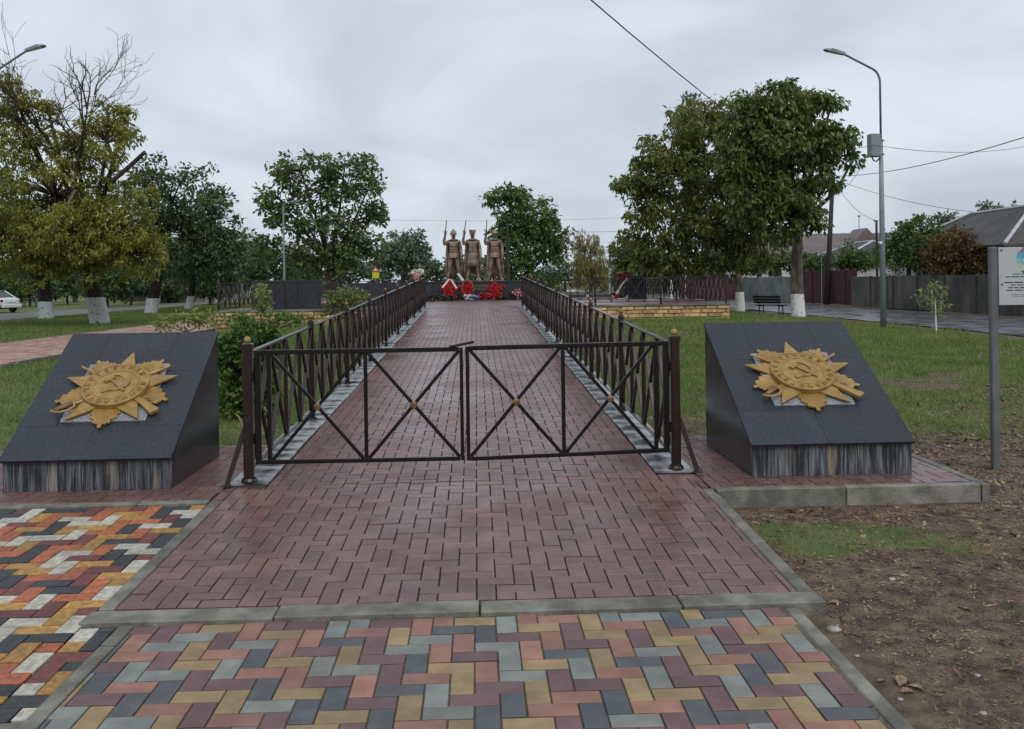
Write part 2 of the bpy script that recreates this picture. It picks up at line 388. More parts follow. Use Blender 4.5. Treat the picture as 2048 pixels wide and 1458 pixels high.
# ------------------------------------------------------------------ paving
RAMPS, YEND = 0.0297, 30.2
def zr(y): return -0.132 + RAMPS * min(y, YEND)      # ramp
def za(y): return -0.209 + 0.0407 * y                # forecourt, falling towards the street
def zm(y): return -0.099 + 0.0132 * y                # coloured pavement in front
ZP, ZPAD = zr(YEND), 0.06
_pm = {}
def paver_mesh(w, d, m):
    k = (round(w, 3), round(d, 3), m.name)
    if k not in _pm:
        g, b, h = 0.0034, 0.0022, 0.045
        x0, x1, y0, y1 = g, w - g, g, d - g
        mb = MB(); v = [(x0,y0,-h),(x1,y0,-h),(x1,y1,-h),(x0,y1,-h),(x0,y0,-b),(x1,y0,-b),(x1,y1,-b),(x0,y1,-b),(x0+b,y0+b,0),(x1-b,y0+b,0),(x1-b,y1-b,0),(x0+b,y1-b,0)]
        f = [(i, (i+1) % 4, 4 + (i+1) % 4, 4 + i) for i in range(4)] + [(4+i, 4 + (i+1) % 4, 8 + (i+1) % 4, 8 + i) for i in range(4)] + [(8,9,10,11)]
        mb.add(v, f); _pm[k] = mb.mesh('paver', (m,))
    return _pm[k]
def herringbone(x0, x1, y0, y1, ox, oy, sgn, u=0.1):
    """rectangles of a 2:1 herringbone clipped to the area."""
    out = []
    i0, i1 = int(math.floor((x0 - ox) / u)) - 2, int(math.ceil((x1 - ox) / u)) + 2
    j0, j1 = int(math.floor((y0 - oy) / u)) - 2, int(math.ceil((y1 - oy) / u)) + 2
    for j in range(j0, j1):
        for i in range(i0, i1):
            k = (i - j) % 4 if sgn > 0 else (i + j) % 4
            if k == 0: r = (i, j, 2, 1)
            elif sgn > 0 and k == 3: r = (i, j, 1, 2)
            elif sgn < 0 and k == 2: r = (i, j, 1, 2)
            else: continue
            a, b = max(x0, ox + r[0] * u), min(x1, ox + (r[0] + r[2]) * u)
            c, d = max(y0, oy + r[1] * u), min(y1, oy + (r[1] + r[3]) * u)
            if b - a > 0.025 and d - c > 0.025: out.append((a, b, c, d))
    return out
def lay(parent, rects, pick, zf, limit=300, tilt=0.0, jit=1.0, stuffmat=None):
    """nearest `limit` pavers are parts of their own, the rest one part."""
    rects = sorted(rects, key=lambda r: (r[0] + r[1]) ** 2 / 4 + (r[2] + r[3]) ** 2 / 4)
    for a, b, c, d in rects[:limit]:
        o = bpy.data.objects.new('paver', paver_mesh(b - a, d - c, PAV[pick((a, b, c, d))])); link(o, parent)
        o.location = (a, c, zf(c) + R.uniform(-.0018, .0018) * jit)
        o.rotation_euler = (tilt + R.gauss(0, .004) * jit, R.gauss(0, .004) * jit, R.gauss(0, .004) * jit)
    rest = rects[limit:]
    if rest:
        mb = MB()
        for a, b, c, d in rest:
            g, e = .0042, .0025; j = R.uniform(-.0018, .0018)
            za, zb = zf(c) + j, zf(d) + j
            x0, x1, y0, y1 = a + g, b - g, c + g, d - g
            mb.add([(x0,y0,za-.02),(x1,y0,za-.02),(x1,y1,zb-.02),(x0,y1,zb-.02),(x0,y0,za-e),(x1,y0,za-e),(x1,y1,zb-e),(x0,y1,zb-e),
                    (x0+e,y0+e,za),(x1-e,y0+e,za),(x1-e,y1-e,zb),(x0+e,y1-e,zb)],
                   [(i, (i+1) % 4, 4 + (i+1) % 4, 4 + i) for i in range(4)] + [(4+i, 4 + (i+1) % 4, 8 + (i+1) % 4, 8 + i) for i in range(4)] + [(8,9,10,11)])
        o = mb.build('pavers', stuffmat, parent); o['kind'] = 'stuff'
def kerb(name, p0, p1, w, z, drop, step=1.0, phase=0.0, gap=0.004, slope=0.0):
    """a row of kerb stones from p0 to p1 (left face on the line), each stone a part."""
    s = struct(name)
    p0, p1 = Vector((*p0, 0)), Vector((*p1, 0)); L = (p1 - p0).length; ang = math.atan2(p1.y - p0.y, p1.x - p0.x)
    cuts = [0] + [c for c in np.arange(phase if phase > 0 else step, L - .05, step)] + [L]
    for a, b in zip(cuts[:-1], cuts[1:]):
        me = MB().bbox(a + gap, b - gap, 0, w, -drop, 0, .006).mesh('kerb_stone', (M_KERB,))
        o = obj('kerb_stone', me, None, s); o.location = (p0.x, p0.y, z + R.uniform(-.002, .002)); o.rotation_euler = (0, -math.atan(slope) + R.gauss(0, .0008), ang + R.gauss(0, .0008))
    return s
def bed(name, x0, x1, y0, y1, z, parent):
    return MB().add([(x0,y0,z),(x1,y0,z),(x1,y1,z),(x0,y1,z)], [(0,1,2,3)]).build(name, M_BED, parent)

# multicoloured smooth pavers in front
def sbed(name, x0, x1, y0, y1, zf, dz, parent, m=None):
    return MB().add([(x0,y0,zf(y0)+dz),(x1,y0,zf(y0)+dz),(x1,y1,zf(y1)+dz),(x0,y1,zf(y1)+dz)], [(0,1,2,3)]).build(name, m or M_BED, parent)
M_TANBED = mat('joint_sand_tan', (0.10, 0.085, 0.06), 0.85, 0.3, 30)
fp = struct('pavement')
sbed('sand_bed', -1.655, 1.495, 0.8, 4.46, zm, -.009, fp, M_TANBED)
_names = ['plum', 'sand', 'salmon', 'ash', 'slate']
_last = {}
def pick_multi(r):
    a, b, c, d = r
    k = (int(round(a * 10)), int(round(c * 10)))
    near = [_last.get((k[0] + i, k[1] + j)) for i in range(-2, 3) for j in range(-2, 3)]
    w = [.27, .25, .21, .16, .11]
    for _ in range(4):
        x = R.choices(_names, w)[0]
        if near.count(x) < 2: break
    _last[k] = x; return x
lay(fp, herringbone(-1.655, 1.49, 2.7, 4.435, -1.63, 4.415, 1), pick_multi, zm, 310, tilt=math.atan(.0132))
lay(fp, herringbone(-1.655, 1.49, 0.8, 2.7, -1.63, 4.415, 1), lambda r: 'plum', zm, 0, stuffmat=mat('paver_mixed', (0.16, 0.11, 0.08), 0.5, 0.3, 3, island=0.4))
# rough coloured pavers at the left
op = struct('pavement')
sbed('sand_bed', -5.6, -1.73, 3.53, 6.46, za, -.022, op)
_lastb = {}
def pick_bright(r):
    k = (int(round(r[0] * 10)), int(round(r[2] * 10)))
    near = [_lastb.get((k[0] + i, k[1] + j)) for i in range(-2, 3) for j in range(-2, 3)]
    for _ in range(6):
        x = R.choices(['orange', 'ochre', 'maroon', 'white', 'black'], [.24, .20, .19, .20, .17])[0]
        if near.count(x) < 2: break
    _lastb[k] = x; return x
rects = herringbone(-3.83, -1.91, 3.54, 6.455, -1.91, 6.455, -1) + herringbone(-1.905, -1.735, 3.54, 4.40, -1.91, 6.455, -1)
lay(op, rects, pick_bright, lambda y: za(y) - .008, 330, jit=1.4, tilt=math.atan(.0407))
lay(op, herringbone(-5.6, -3.83, 3.54, 6.455, -1.91, 6.455, -1), pick_bright, lambda y: za(y) - .008, 0, stuffmat=mat('paver_bright_far', (0.25, 0.12, 0.05), 0.6, 0.3, 6, island=0.5))
# red herringbone: forecourt, pads beside it, ramp between the fences
ap = struct('forecourt_paving')
sbed('sand_bed', -1.82, 1.62, 4.56, 6.55, za, -.013, ap)
lay(ap, herringbone(-1.82, 1.62, 4.598, 6.80, -1.82, 4.598, -1), lambda r: 'red', za, 320, tilt=math.atan(.0407), stuffmat=M_REDSTUFF)
lay(ap, herringbone(-1.905, -1.825, 6.555, 6.80, -1.82, 4.598, -1) + herringbone(1.625, 1.69, 6.58, 6.80, -1.82, 4.598, -1), lambda r: 'red', lambda y: .060, 99)
sbed('sand_bed', -1.905, -1.81, 6.45, 6.85, za, -.02, ap)
sbed('sand_bed', 1.61, 1.70, 6.45, 6.85, za, -.02, ap)
lp = struct('monument_pad_paving')
bed('sand_bed', -5.9, -1.90, 6.56, 8.66, ZPAD - .02, lp)
lay(lp, [r for r in herringbone(-5.9, -1.90, 6.555, 8.65, -1.82, 4.598, -1) if not (r[0] > -3.5 and r[1] < -2.4 and r[2] > 7.1 and r[3] < 8.1)], lambda r: 'red', lambda y: ZPAD, 260, stuffmat=M_REDSTUFF)
rp_ = struct('monument_pad_paving')
bed('sand_bed', 1.69, 3.63, 6.56, 8.66, ZPAD - .02, rp_)
lay(rp_, [r for r in herringbone(1.69, 3.64, 6.58, 8.65, -1.82, 4.598, -1) if not (r[0] > 2.2 and r[1] < 3.2 and r[2] > 7.1 and r[3] < 8.1)], lambda r: 'red', lambda y: ZPAD, 260, stuffmat=M_REDSTUFF)
cp = struct('ramp_paving')
sbed('sand_bed', -1.90, 1.68, 6.5, 6.96, za, -.014, cp)
sbed('sand_bed', -1.85, 1.66, 6.9, YEND, zr, -.02, cp)
lay(cp, herringbone(-1.59, 1.37, 6.8, 6.93, -1.82, 4.598, -1) + herringbone(-1.59, 1.37, 6.93, YEND - .02, -1.82, 4.598, -1), lambda r: 'red', lambda y: min(za(y), zr(y)) if y < 6.93 else zr(y), 300, tilt=math.atan(RAMPS), stuffmat=M_REDSTUFF)
lay(cp, herringbone(-1.895, -1.595, 6.8, 6.90, -1.82, 4.598, -1) + herringbone(1.375, 1.685, 6.8, 7.03, -1.82, 4.598, -1), lambda r: 'red', lambda y: .066, 300)
# kerbs
kerb('kerb', (-1.935, 4.435), (1.715, 4.44), 0.155, -.022, 0.16, 1.0, 0.93)
kerb('kerb', (-1.825, 4.60), (-1.825, 6.55), 0.08, za(4.6) + .003, 0.13, 1.0, 0.62, slope=.0407)
kerb('kerb', (1.70, 4.60), (1.70, 6.575), 0.08, za(4.6) + .003, 0.2, 1.0, 0.8, slope=.0407)
kerb('kerb', (-1.66, 0.8), (-1.66, 4.43), 0.072, zm(.8) + .002, 0.13, 1.0, 0.4, slope=.0132)
kerb('kerb', (1.565, 0.8), (1.565, 4.43), 0.072, zm(.8) + .002, 0.13, 1.0, 0.6, slope=.0132)
kerb('kerb', (-5.9, 6.462), (-1.91, 6.462), 0.085, ZPAD + .002, 0.13, 1.0, 0.5)
kerb('kerb', (1.705, 6.49), (3.72, 6.49), 0.085, ZPAD + .002, 0.24, 1.0, 0.95)
kerb('kerb', (3.72, 6.58), (3.72, 8.74), 0.075, ZPAD + .002, 0.22, 1.0, 0.8)
kerb('kerb', (1.70, 8.66), (3.64, 8.66), 0.08, ZPAD + .002, 0.22, 1.0, 0.7)
kerb('kerb', (-5.9, 8.66), (-1.88, 8.66), 0.08, ZPAD + .002, 0.22, 1.0, 0.7)
kerb('kerb', (-5.6, 3.45), (-1.735, 3.45), 0.08, za(3.45), 0.13, 1.0, 0.5)

# marble strips beside the ramp, slab by slab, on a concrete upstand
for side, xa, xb, ya in ((-1, -1.875, -1.592, 6.905), (1, 1.372, 1.67, 7.035)):
    s = struct('ramp_edging')
    MB().add([(xa+.02, ya+.02, -.1), (xb-.02, ya+.02, -.1), (xb-.02, YEND-.02, -.1), (xa+.02, YEND-.02, -.1),
              (xa+.02, ya+.02, zr(ya)+.004), (xb-.02, ya+.02, zr(ya)+.004), (xb-.02, YEND-.02, ZP+.004), (xa+.02, YEND-.02, ZP+.004)],
             [(0,3,2,1),(4,5,6,7),(0,1,5,4),(1,2,6,5),(2,3,7,6),(3,0,4,7)]).build('upstand', M_CONC, s)
    y = ya
    while y < YEND - .1:
        L = min(R.uniform(.55, .68), YEND - y); g = .0025
        b = MB().bbox(xa, xb, g, L - g, -.02, 0.0, .004)
        o = b.build('edging_slab', M_MARBLE, s); o.location = (0, y, zr(y) + .026 + R.uniform(-.002, .002)); o.rotation_euler = (math.atan(RAMPS), R.gauss(0, .004), 0)
        y += L

# plaza: body, paved top
YL, YR, XL, XR, YB = 30.05, 30.1, -8.55, 8.45, 53.0
pz = struct('plaza')
M_PLAZA = mat('plaza_pavers', (0.155, 0.085, 0.082), 0.36, 0.2, 2.0, 0.2, 30, rvar=0.1)
MB().add([(XL, YL, ZP), (-1.88, YL, ZP), (-1.88, YEND, ZP), (1.68, YEND, ZP), (1.68, YR, ZP), (XR, YR, ZP), (XR, YB, ZP), (XL, YB, ZP)],
         [(0,1,2,7),(2,3,4,7),(7,4,5,6)]).build('paved_top', M_PLAZA, pz)
bed_ = MB(); bed_.box(XL + .1, -1.88, YL + .1, YB - .1, -.2, ZP - .02); bed_.box(-1.88, 1.7, YEND + .05, YB - .1, -.2, ZP - .021); bed_.box(1.7, XR - .1, YR + .1, YB - .1, -.2, ZP - .022)
bed_.build('plaza_core', M_MORTAR, pz)
def stone_wall(name, label, p0, p1, zt, courses=4):
    """sandstone retaining wall, every block a part."""
    t = thing(name, label, 'wall', (0, 0, 0))
    p0, p1 = Vector((*p0, 0)), Vector((*p1, 0)); L = (p1 - p0).length; ang = math.atan2(p1.y - p0.y, p1.x - p0.x)
    M = Matrix.Translation(p0) @ Matrix.Rotation(ang, 4, 'Z')
    MB().box(0, L, .03, .14, -.15, zt - .05, M=M).build('mortar_core', M_MORTAR, t)
    MB().bbox(-.03, L + .03, -.04, .2, zt - .05, zt + .004, .008, M=M).build('coping', M_CONC, t)
    zb = .20; h = (zt - .05 - zb) / courses
    for c in range(courses):
        x = 0.0
        while x < L - .02:
            w = min(R.uniform(.28, .55), L - x); 
            if L - x - w < .12: w = L - x
            e = R.uniform(.0, .03); z0 = zb + c * h
            mb = MB(); j = lambda: R.uniform(-.008, .008); g = .007
            fr = [(x+g+.02+j(), -e, z0+g+.015), (x+w-g-.02+j(), -e+j(), z0+g+.015), (x+w-g-.02+j(), -e+j(), z0+h-g-.015), (x+g+.02+j(), -e, z0+h-g-.015)]
            bk = [(x+g, .025, z0+g), (x+w-g, .025, z0+g), (x+w-g, .025, z0+h-g), (x+g, .025, z0+h-g)]
            bb = [(a, .05, d) for a, b, d in bk]
            mb.add([M @ Vector(p) for p in fr + bk + bb], [(0,1,2,3)] + [(4+i, 4+(i+1) % 4, (i+1) % 4, i) for i in range(4)] + [(8+i, 8+(i+1) % 4, 4+(i+1) % 4, 4+i) for i in range(4)])
            mb.build('stone', M_SAND, t); x += w
stone_wall('retaining_wall', 'yellow sandstone retaining wall of the plaza left of the ramp', (XL, YL), (-1.89, YL), ZP)
stone_wall('retaining_wall', 'yellow sandstone retaining wall of the plaza right of the ramp', (1.69, YR), (XR, YR), ZP)
stone_wall('retaining_wall', 'yellow sandstone side wall of the plaza facing the right hand street', (XR, YR + .02), (XR, YB), ZP)

# streets
def strip(name, pts_l, pts_r, z, m):
    v = [(x, y, z) for x, y in pts_l] + [(x, y, z) for x, y in pts_r]; n = len(pts_l)
    o = MB().add(v, [(i, n + i, n + i + 1, i + 1) for i in range(n - 1)]).build(name, m); o['kind'] = 'structure'; return o
strip('road', [(14.0, -30), (14.0, 55), (13.8, 80), (13, 170)], [(19.8, -30), (19.8, 50), (19.0, 75), (18, 170)], .016, M_ASPH)
strip('road', [(-29.8, -30), (-29.6, 60), (-28.7, 82), (-28.5, 170)], [(-23.7, -30), (-23.6, 46), (-23.6, 82), (-23.5, 170)], .016, M_ASPHDRY)
# brick path at the left with a raised kerb
bp = strip('brick_path', [(-13.3, 2), (-13.2, 25.8), (-12.7, 45)], [(-9.6, 2), (-9.45, 20), (-9.1, 45)], .085, None)
def brickpath_mat():
    m = mat('path_pavers', (0.30, 0.15, 0.11), 0.45, 0.3, 3, col2=(0.42, 0.36, 0.29), rvar=0.1)
    n, l = nodes_of(m); p = n['Principled BSDF']
    g = n.new('ShaderNodeNewGeometry'); br = n.new('ShaderNodeTexBrick')
    br.inputs['Scale'].default_value = 5; br.inputs['Brick Width'].default_value = 1.0; br.inputs['Row Height'].default_value = .5
    br.inputs['Mortar Size'].default_value = .03; br.inputs['Color1'].default_value = (0.33, 0.085, 0.055, 1); br.inputs['Color2'].default_value = (0.50, 0.43, 0.34, 1)
    br.inputs['Mortar'].default_value = (0.07, 0.05, 0.04, 1); br.inputs['Bias'].default_value = -.05
    l.new(g.outputs['Position'], br.inputs['Vector']); l.new(br.outputs[0], p.inputs['Base Color']); return m
bp.data.materials.clear(); bp.data.materials.append(brickpath_mat())
kerb('kerb', (-9.5, 3), (-9.36, 20), 0.09, 0.10, 0.2, 1.0)
kerb('kerb', (-9.36, 20), (-9.0, 45), 0.09, 0.10, 0.2, 1.0)
kerb('kerb', (-13.21, 3), (-13.11, 25.8), 0.09, 0.10, 0.16, 1.0)
kerb('kerb', (-13.11, 25.8), (-12.61, 45), 0.09, 0.10, 0.16, 1.0)

# ------------------------------------------------------------------ the two granite monuments with the order star
def streak_mat():
    m = mat('granite_streaked', (0.022, 0.026, 0.030), 0.35, 0.3, 30, rvar=0.08)
    n, l = nodes_of(m); p = n['Principled BSDF']; src = p.inputs['Base Color'].links[0].from_socket
    tc = n.new('ShaderNodeTexCoord'); oi = n.new('ShaderNodeObjectInfo')
    for k, (sx, sz, col, lo, hi, mxv) in enumerate(((22, 1.6, (0.16, 0.185, 0.205), .48, .70, .75), (9, .9, (0.30, 0.25, 0.18), .56, .70, .8), (80, 3.5, (0.30, 0.33, 0.35), .52, .74, .6))):
        mp = n.new('ShaderNodeMapping'); mp.inputs['Scale'].default_value = (sx, 1, sz); mp.inputs['Location'].default_value = (k * 7.3, 0, 0)
        ad = n.new('ShaderNodeVectorMath'); ad.operation = 'ADD'; l.new(tc.outputs['Object'], ad.inputs[0]); l.new(oi.outputs['Location'], ad.inputs[1])
        l.new(ad.outputs[0], mp.inputs[0])
        nz = n.new('ShaderNodeTexNoise'); nz.inputs['Scale'].default_value = 1; nz.inputs['Detail'].default_value = 3; l.new(mp.outputs[0], nz.inputs['Vector'])
        mr = n.new('ShaderNodeMapRange'); mr.inputs[1].default_value = lo; mr.inputs[2].default_value = hi; mr.inputs[4].default_value = mxv; l.new(nz.outputs['Fac'], mr.inputs[0])
        mx = n.new('ShaderNodeMix'); mx.data_type = 'RGBA'; l.new(mr.outputs[0], mx.inputs[0]); l.new(src, mx.inputs[6]); mx.inputs[7].default_value = (*col, 1); src = mx.outputs[2]
    l.new(src, p.inputs['Base Color']); return m
M_STREAK = streak_mat()

_glyph = {}
def letter_mesh(ch, size, depth, m=None):
    k = (ch, size, (m or M_GOLD).name)
    if k not in _glyph:
        cu = bpy.data.curves.new('glyph', 'FONT'); cu.body = ch; cu.size = size; cu.extrude = depth; cu.align_x = 'CENTER'; cu.align_y = 'CENTER'; cu.resolution_u = 2
        o = bpy.data.objects.new('glyph', cu); COL.objects.link(o)
        me = bpy.data.meshes.new_from_object(o.evaluated_get(bpy.context.evaluated_depsgraph_get()))
        me.materials.clear(); me.materials.append(m or M_GOLD); me.name = 'letter'
        bpy.data.objects.remove(o); bpy.data.curves.remove(cu); _glyph[k] = me
    return _glyph[k]
def order_parts(parent):
    """the order star in its own plane (x right, y up the slope, z out), built part by part."""
    RS = 0.475
    for k in range(5):                                   # fans of ridged rays between the points
        base = math.radians(90 + 36 + 72 * k); mb = MB()
        for j in range(-5, 6):
            a = base + math.radians(3.9 * j); L = RS * (0.99 - 0.052 * abs(j) - (0.03 if j % 2 else 0)); da = math.radians(2.05)
            ux, uy = math.cos(a), math.sin(a)
            def pt(r, t, z): return (r * math.cos(a + t), r * math.sin(a + t), z)
            mb.add([pt(.14, -da, .022), pt(L - .012, -da, .014), pt(L, 0, .022), pt(L - .012, da, .014), pt(.14, da, .022), pt(.14, 0, .036),
                    pt(L - .012, -da, -.002), pt(L, 0, -.002), pt(L - .012, da, -.002), pt(.14, -da, -.002), pt(.14, da, -.002)],
                   [(0,1,2,5),(5,2,3,4),(1,6,7,2),(2,7,8,3),(0,9,6,1),(4,3,8,10)])
        mb.build('ray_fan', M_GOLD, parent)
    mb = MB()                                            # five-pointed star with ridges
    V, ri = [], RS * .415
    for k in range(10):
        a = math.radians(90 + 36 * k); r = RS if k % 2 == 0 else ri
        V.append((r * math.cos(a), r * math.sin(a)))
    top = [(x, y, .034 if i % 2 == 0 else .038) for i, (x, y) in enumerate(V)]; bot = [(x, y, .016) for x, y in V]
    mb.add(top + bot + [(0, 0, .085)], [(i, (i+1) % 10, 20) for i in range(10)] + [(10+i, 10+(i+1) % 10, (i+1) % 10, i) for i in range(10)])
    mb.build('star', M_GOLD, parent)
    RD = .262                                            # disc with raised rims
    mb = MB().lathe([(RD, .03), (RD, .085), (RD - .006, .092), (RD - .014, .092), (RD - .018, .084), (.185, .084), (.182, .092), (.170, .092), (.166, .084), (.0005, .088)], 56)
    disc = mb.build('disc', M_GOLD, parent)
    text = 'ОТЕЧЕСТВЕННАЯ ВОЙНА'
    for i, ch in enumerate(text):
        if ch == ' ': continue
        a = math.radians(252 - 324 * i / (len(text) - 1))
        o = obj('letter', letter_mesh(ch, .058, .006), None, disc)
        o.matrix_local = Matrix.Translation((.2155 * math.cos(a), .2155 * math.sin(a), .089)) @ Matrix.Rotation(a - math.pi / 2, 4, 'Z')
    st = MB(); P = []
    for k in range(10):
        a = math.radians(90 + 36 * k); r = .022 if k % 2 == 0 else .009; P.append((r * math.cos(a), -.2155 + r * math.sin(a)))
    st.prism(P, .082, .094).build('small_star', M_GOLD, disc)
    hs = MB()                                            # hammer and sickle
    A = [math.radians(t) for t in np.linspace(118, -112, 22)]
    outer = [(.105 * math.cos(t) + .008, .100 * math.sin(t) + .012) for t in A]
    inner = [((.105 - .034 * math.sin(math.pi * i / 21) - .002) * math.cos(t) + .008 - .012 * math.sin(math.pi * i / 21), (.100 - .034 * math.sin(math.pi * i / 21) - .002) * math.sin(t) + .012) for i, t in enumerate(A)]
    n = len(A); v = [(x, y, z) for z in (.082, .103) for x, y in outer] + [(x, y, z) for z in (.082, .103) for x, y in inner]
    f = []
    for i in range(n - 1):
        f += [(n+i, n+i+1, 3*n+i+1, 3*n+i), (i, i+1, n+i+1, n+i), (2*n+i+1, 2*n+i, 3*n+i, 3*n+i+1)]
    hs.add(v, f)
    hs.tube([(outer[-1][0] + .004, outer[-1][1] + .004, .095), (-.085, -.105, .095)], [.011, .014], 6)
    hs.build('sickle', M_GOLD, disc)
    hm = MB(); Mx = Matrix.Translation((0, 0, 0)) @ Matrix.Rotation(math.radians(45), 4, 'Z')
    hm.box(-.010, .010, -.135, .085, .084, .108, M=Mx); hm.box(-.050, .034, .060, .098, .083, .114, M=Mx)
    hm.build('hammer', M_GOLD, disc)
    sb = MB()                                            # sabre: grip lower left, blade to the upper right
    d = Vector((math.cos(math.radians(37)), math.sin(math.radians(37)), 0)); nrm = Vector((-d.y, d.x, 0))
    def sp(t, w, z): p = d * t + nrm * w; return (p.x, p.y, z)
    sb.add([sp(-.33, -.014, .05), sp(.44, -.018, .05), sp(.47, .004, .05), sp(-.33, .014, .05), sp(-.33, 0, .06), sp(.46, -.004, .058)], [(0,1,5,4),(4,5,2,3)])
    sb.add([sp(-.33, -.014, .03), sp(.44, -.018, .03), sp(.47, .004, .03), sp(-.33, .014, .03), sp(-.33, -.014, .05), sp(.44, -.018, .05), sp(.47, .004, .05), sp(-.33, .014, .05)],
           [(i, (i+1) % 4, 4 + (i+1) % 4, 4 + i) for i in range(4)])
    sbo = sb.build('sabre_blade', M_GOLD, parent)
    MB().tube([sp(-.335, 0, .058), sp(-.40, .004, .062), sp(-.48, .0, .058)], [.021, .024, .020], 8).build('sabre_grip', M_GOLDDARK, parent, True)
    MB().tube([sp(-.335, .055, .058), sp(-.335, 0, .066), sp(-.345, -.05, .066), sp(-.40, -.068, .068), sp(-.46, -.055, .066), sp(-.495, -.012, .06), sp(-.505, .012, .056)], [.009, .013, .011, .010, .010, .013, .017], 7).build('sabre_guard', M_GOLD, parent, True)
    rf = MB()                                            # rifle: butt lower right, barrel to the upper left
    d = Vector((math.cos(math.radians(-37)), math.sin(math.radians(-37)), 0)); nrm = Vector((-d.y, d.x, 0))
    rf.add([sp(t, w, z) for z in (.026, .062) for t, w in ((.23, -.018), (.33, -.024), (.50, -.052), (.515, .022), (.36, .026), (.23, .022))],
           [(5,4,3,2,1,0), (6,7,8,9,10,11)] + [(i, (i+1) % 6, 6 + (i+1) % 6, 6 + i) for i in range(6)])
    rf.build('rifle_butt', M_GOLD, parent)
    MB().tube([sp(.31, .03, .055), sp(.335, .055, .056), sp(.37, .045, .055)], .007, 5).build('trigger_guard', M_GOLDDARK, parent)
    MB().tube([sp(-.24, 0, .05), sp(-.455, 0, .046)], [.016, .010], 7).build('rifle_barrel', M_GOLD, parent)

def monument(x0, y0, w, d, zf, zb, label, elabel, rot=0.0):
    z0 = ZPAD
    t = thing('granite_monument', label, 'monument', (x0, y0, z0), rot, 'granite wedge monuments beside the gate')
    hf, hb = zf - z0, zb - z0
    b = MB()
    b.add([(0,0.03,0),(w,0.03,0),(w,d,0),(0,d,0),(0,0.03,hf-.02),(w,0.03,hf-.02),(w,d,hb-.02),(0,d,hb-.02)], [(0,3,2,1),(4,5,6,7),(1,2,6,5),(2,3,7,6),(3,0,4,7)])
    b.build('body', M_GRANSIDE, t)
    for i in range(2):                                    # the streaked front stones
        MB().bbox(0, w/2 - .002, -.03, 0, 0, hf - .022, .002, M=Matrix.Translation((i * (w/2 + .001), .032, 0))).build('front_stone', M_STREAK, t)
    ang = math.atan2(hb - hf, d); Ls = math.hypot(d + .035, hb - hf)
    S = Matrix.Translation((0, -.03, hf - .018)) @ Matrix.Rotation(ang, 4, 'X')      # slab frame: x across, y up the slope
    g = .0009; ov = .014
    rows = [(0, .235, [0, .47, 1]), (.235, .655, [0, .23, .77, 1]), (.655, 1.0, [0, .27, .73, 1])]
    for a, c, cuts in rows:
        for p, q_ in zip(cuts[:-1], cuts[1:]):
            if a == .235 and p == .23:
                continue
            xa = -ov + p * (w + 2*ov); xb = -ov + q_ * (w + 2*ov)
            MB().bbox(xa + g, xb - g, a * Ls + g, c * Ls - g, 0, .022 + R.uniform(-.0006, .0006), .001, M=S).build('slab', M_GRANITE, t)
    xa, xb = -ov + .23 * (w + 2*ov), -ov + .77 * (w + 2*ov)
    MB().bbox(xa + g, xb - g, .235 * Ls + g, .655 * Ls - g, 0, .021, .002, M=S).build('slab', M_GRANITE, t)
    px, py = w / 2, .495 * Ls                               # light plate and the order on it
    MB().bbox(px - .33, px + .33, py - .37, py + .34, .0205, .034, .003, M=S).build('backing_plate', M_GRANLIGHT, t)
    e = thing('order_emblem', elabel, 'emblem', (0, 0, 0), 0, 'golden order stars on the monuments')
    e.matrix_world = Matrix.Translation((x0, y0, z0)) @ Matrix.Rotation(rot, 4, 'Z') @ S @ Matrix.Translation((px, py + .0, .036)) @ Matrix.Diagonal((1.0, .98, .72, 1))
    order_parts(e)
monument(-3.56, 6.94, 1.245, 1.28, .300, 1.16, 'dark granite wedge monument left of the gate with water streaked front', 'golden star order with sickle, sabre and rifle on the left monument')
monument(2.09, 6.90, 1.25, 1.38, .312, 1.165, 'dark granite wedge monument right of the gate beside the sign post', 'golden star order with sickle, sabre and rifle on the right monument')

# ------------------------------------------------------------------ fences and gate
def finial(x, y, z, parent, r=.024, m=None):
    MB().ball((x, y, z + r * 1.25), r, 12, 8).build('finial_ball', m or M_GOLD, parent, True)
_postm = {}
def fence_post(parent, x, y, z0, h, w=.05, ball=.022, sink=.0, gold=True):
    k = (round(h, 3), w)
    if k not in _postm:
        mb = MB().bbox(-w/2, w/2, -w/2, w/2, 0, h, .007); c = w / 2
        mb.add([(-c-.004,-c-.004,h-.02),(c+.004,-c-.004,h-.02),(c+.004,c+.004,h-.02),(-c-.004,c+.004,h-.02),(0,0,h+.02)], [(0,1,4),(1,2,4),(2,3,4),(3,0,4)])
        mb.lathe([(w*.85, 0), (w*.85, .012), (w*.72, .02)], 4)
        _postm[k] = mb.mesh('post', (M_FENCE,))
    o = obj('post', _postm[k], None, parent); o.location = (x, y, z0)
    me_key = ('ball', ball, gold)
    if me_key not in _postm:
        _postm[me_key] = MB().ball((0, 0, 0), ball, 12, 8).lathe([(ball*.5, -ball*1.4), (ball*.5, -ball*.8)], 8).mesh('finial', (M_GOLDDARK,))
        _postm[me_key].polygons.foreach_set('use_smooth', [True] * len(_postm[me_key].polygons))
    b = obj('finial', _postm[me_key], None, o); b.location = (0, 0, h + .02 + ball * .75)
    return o
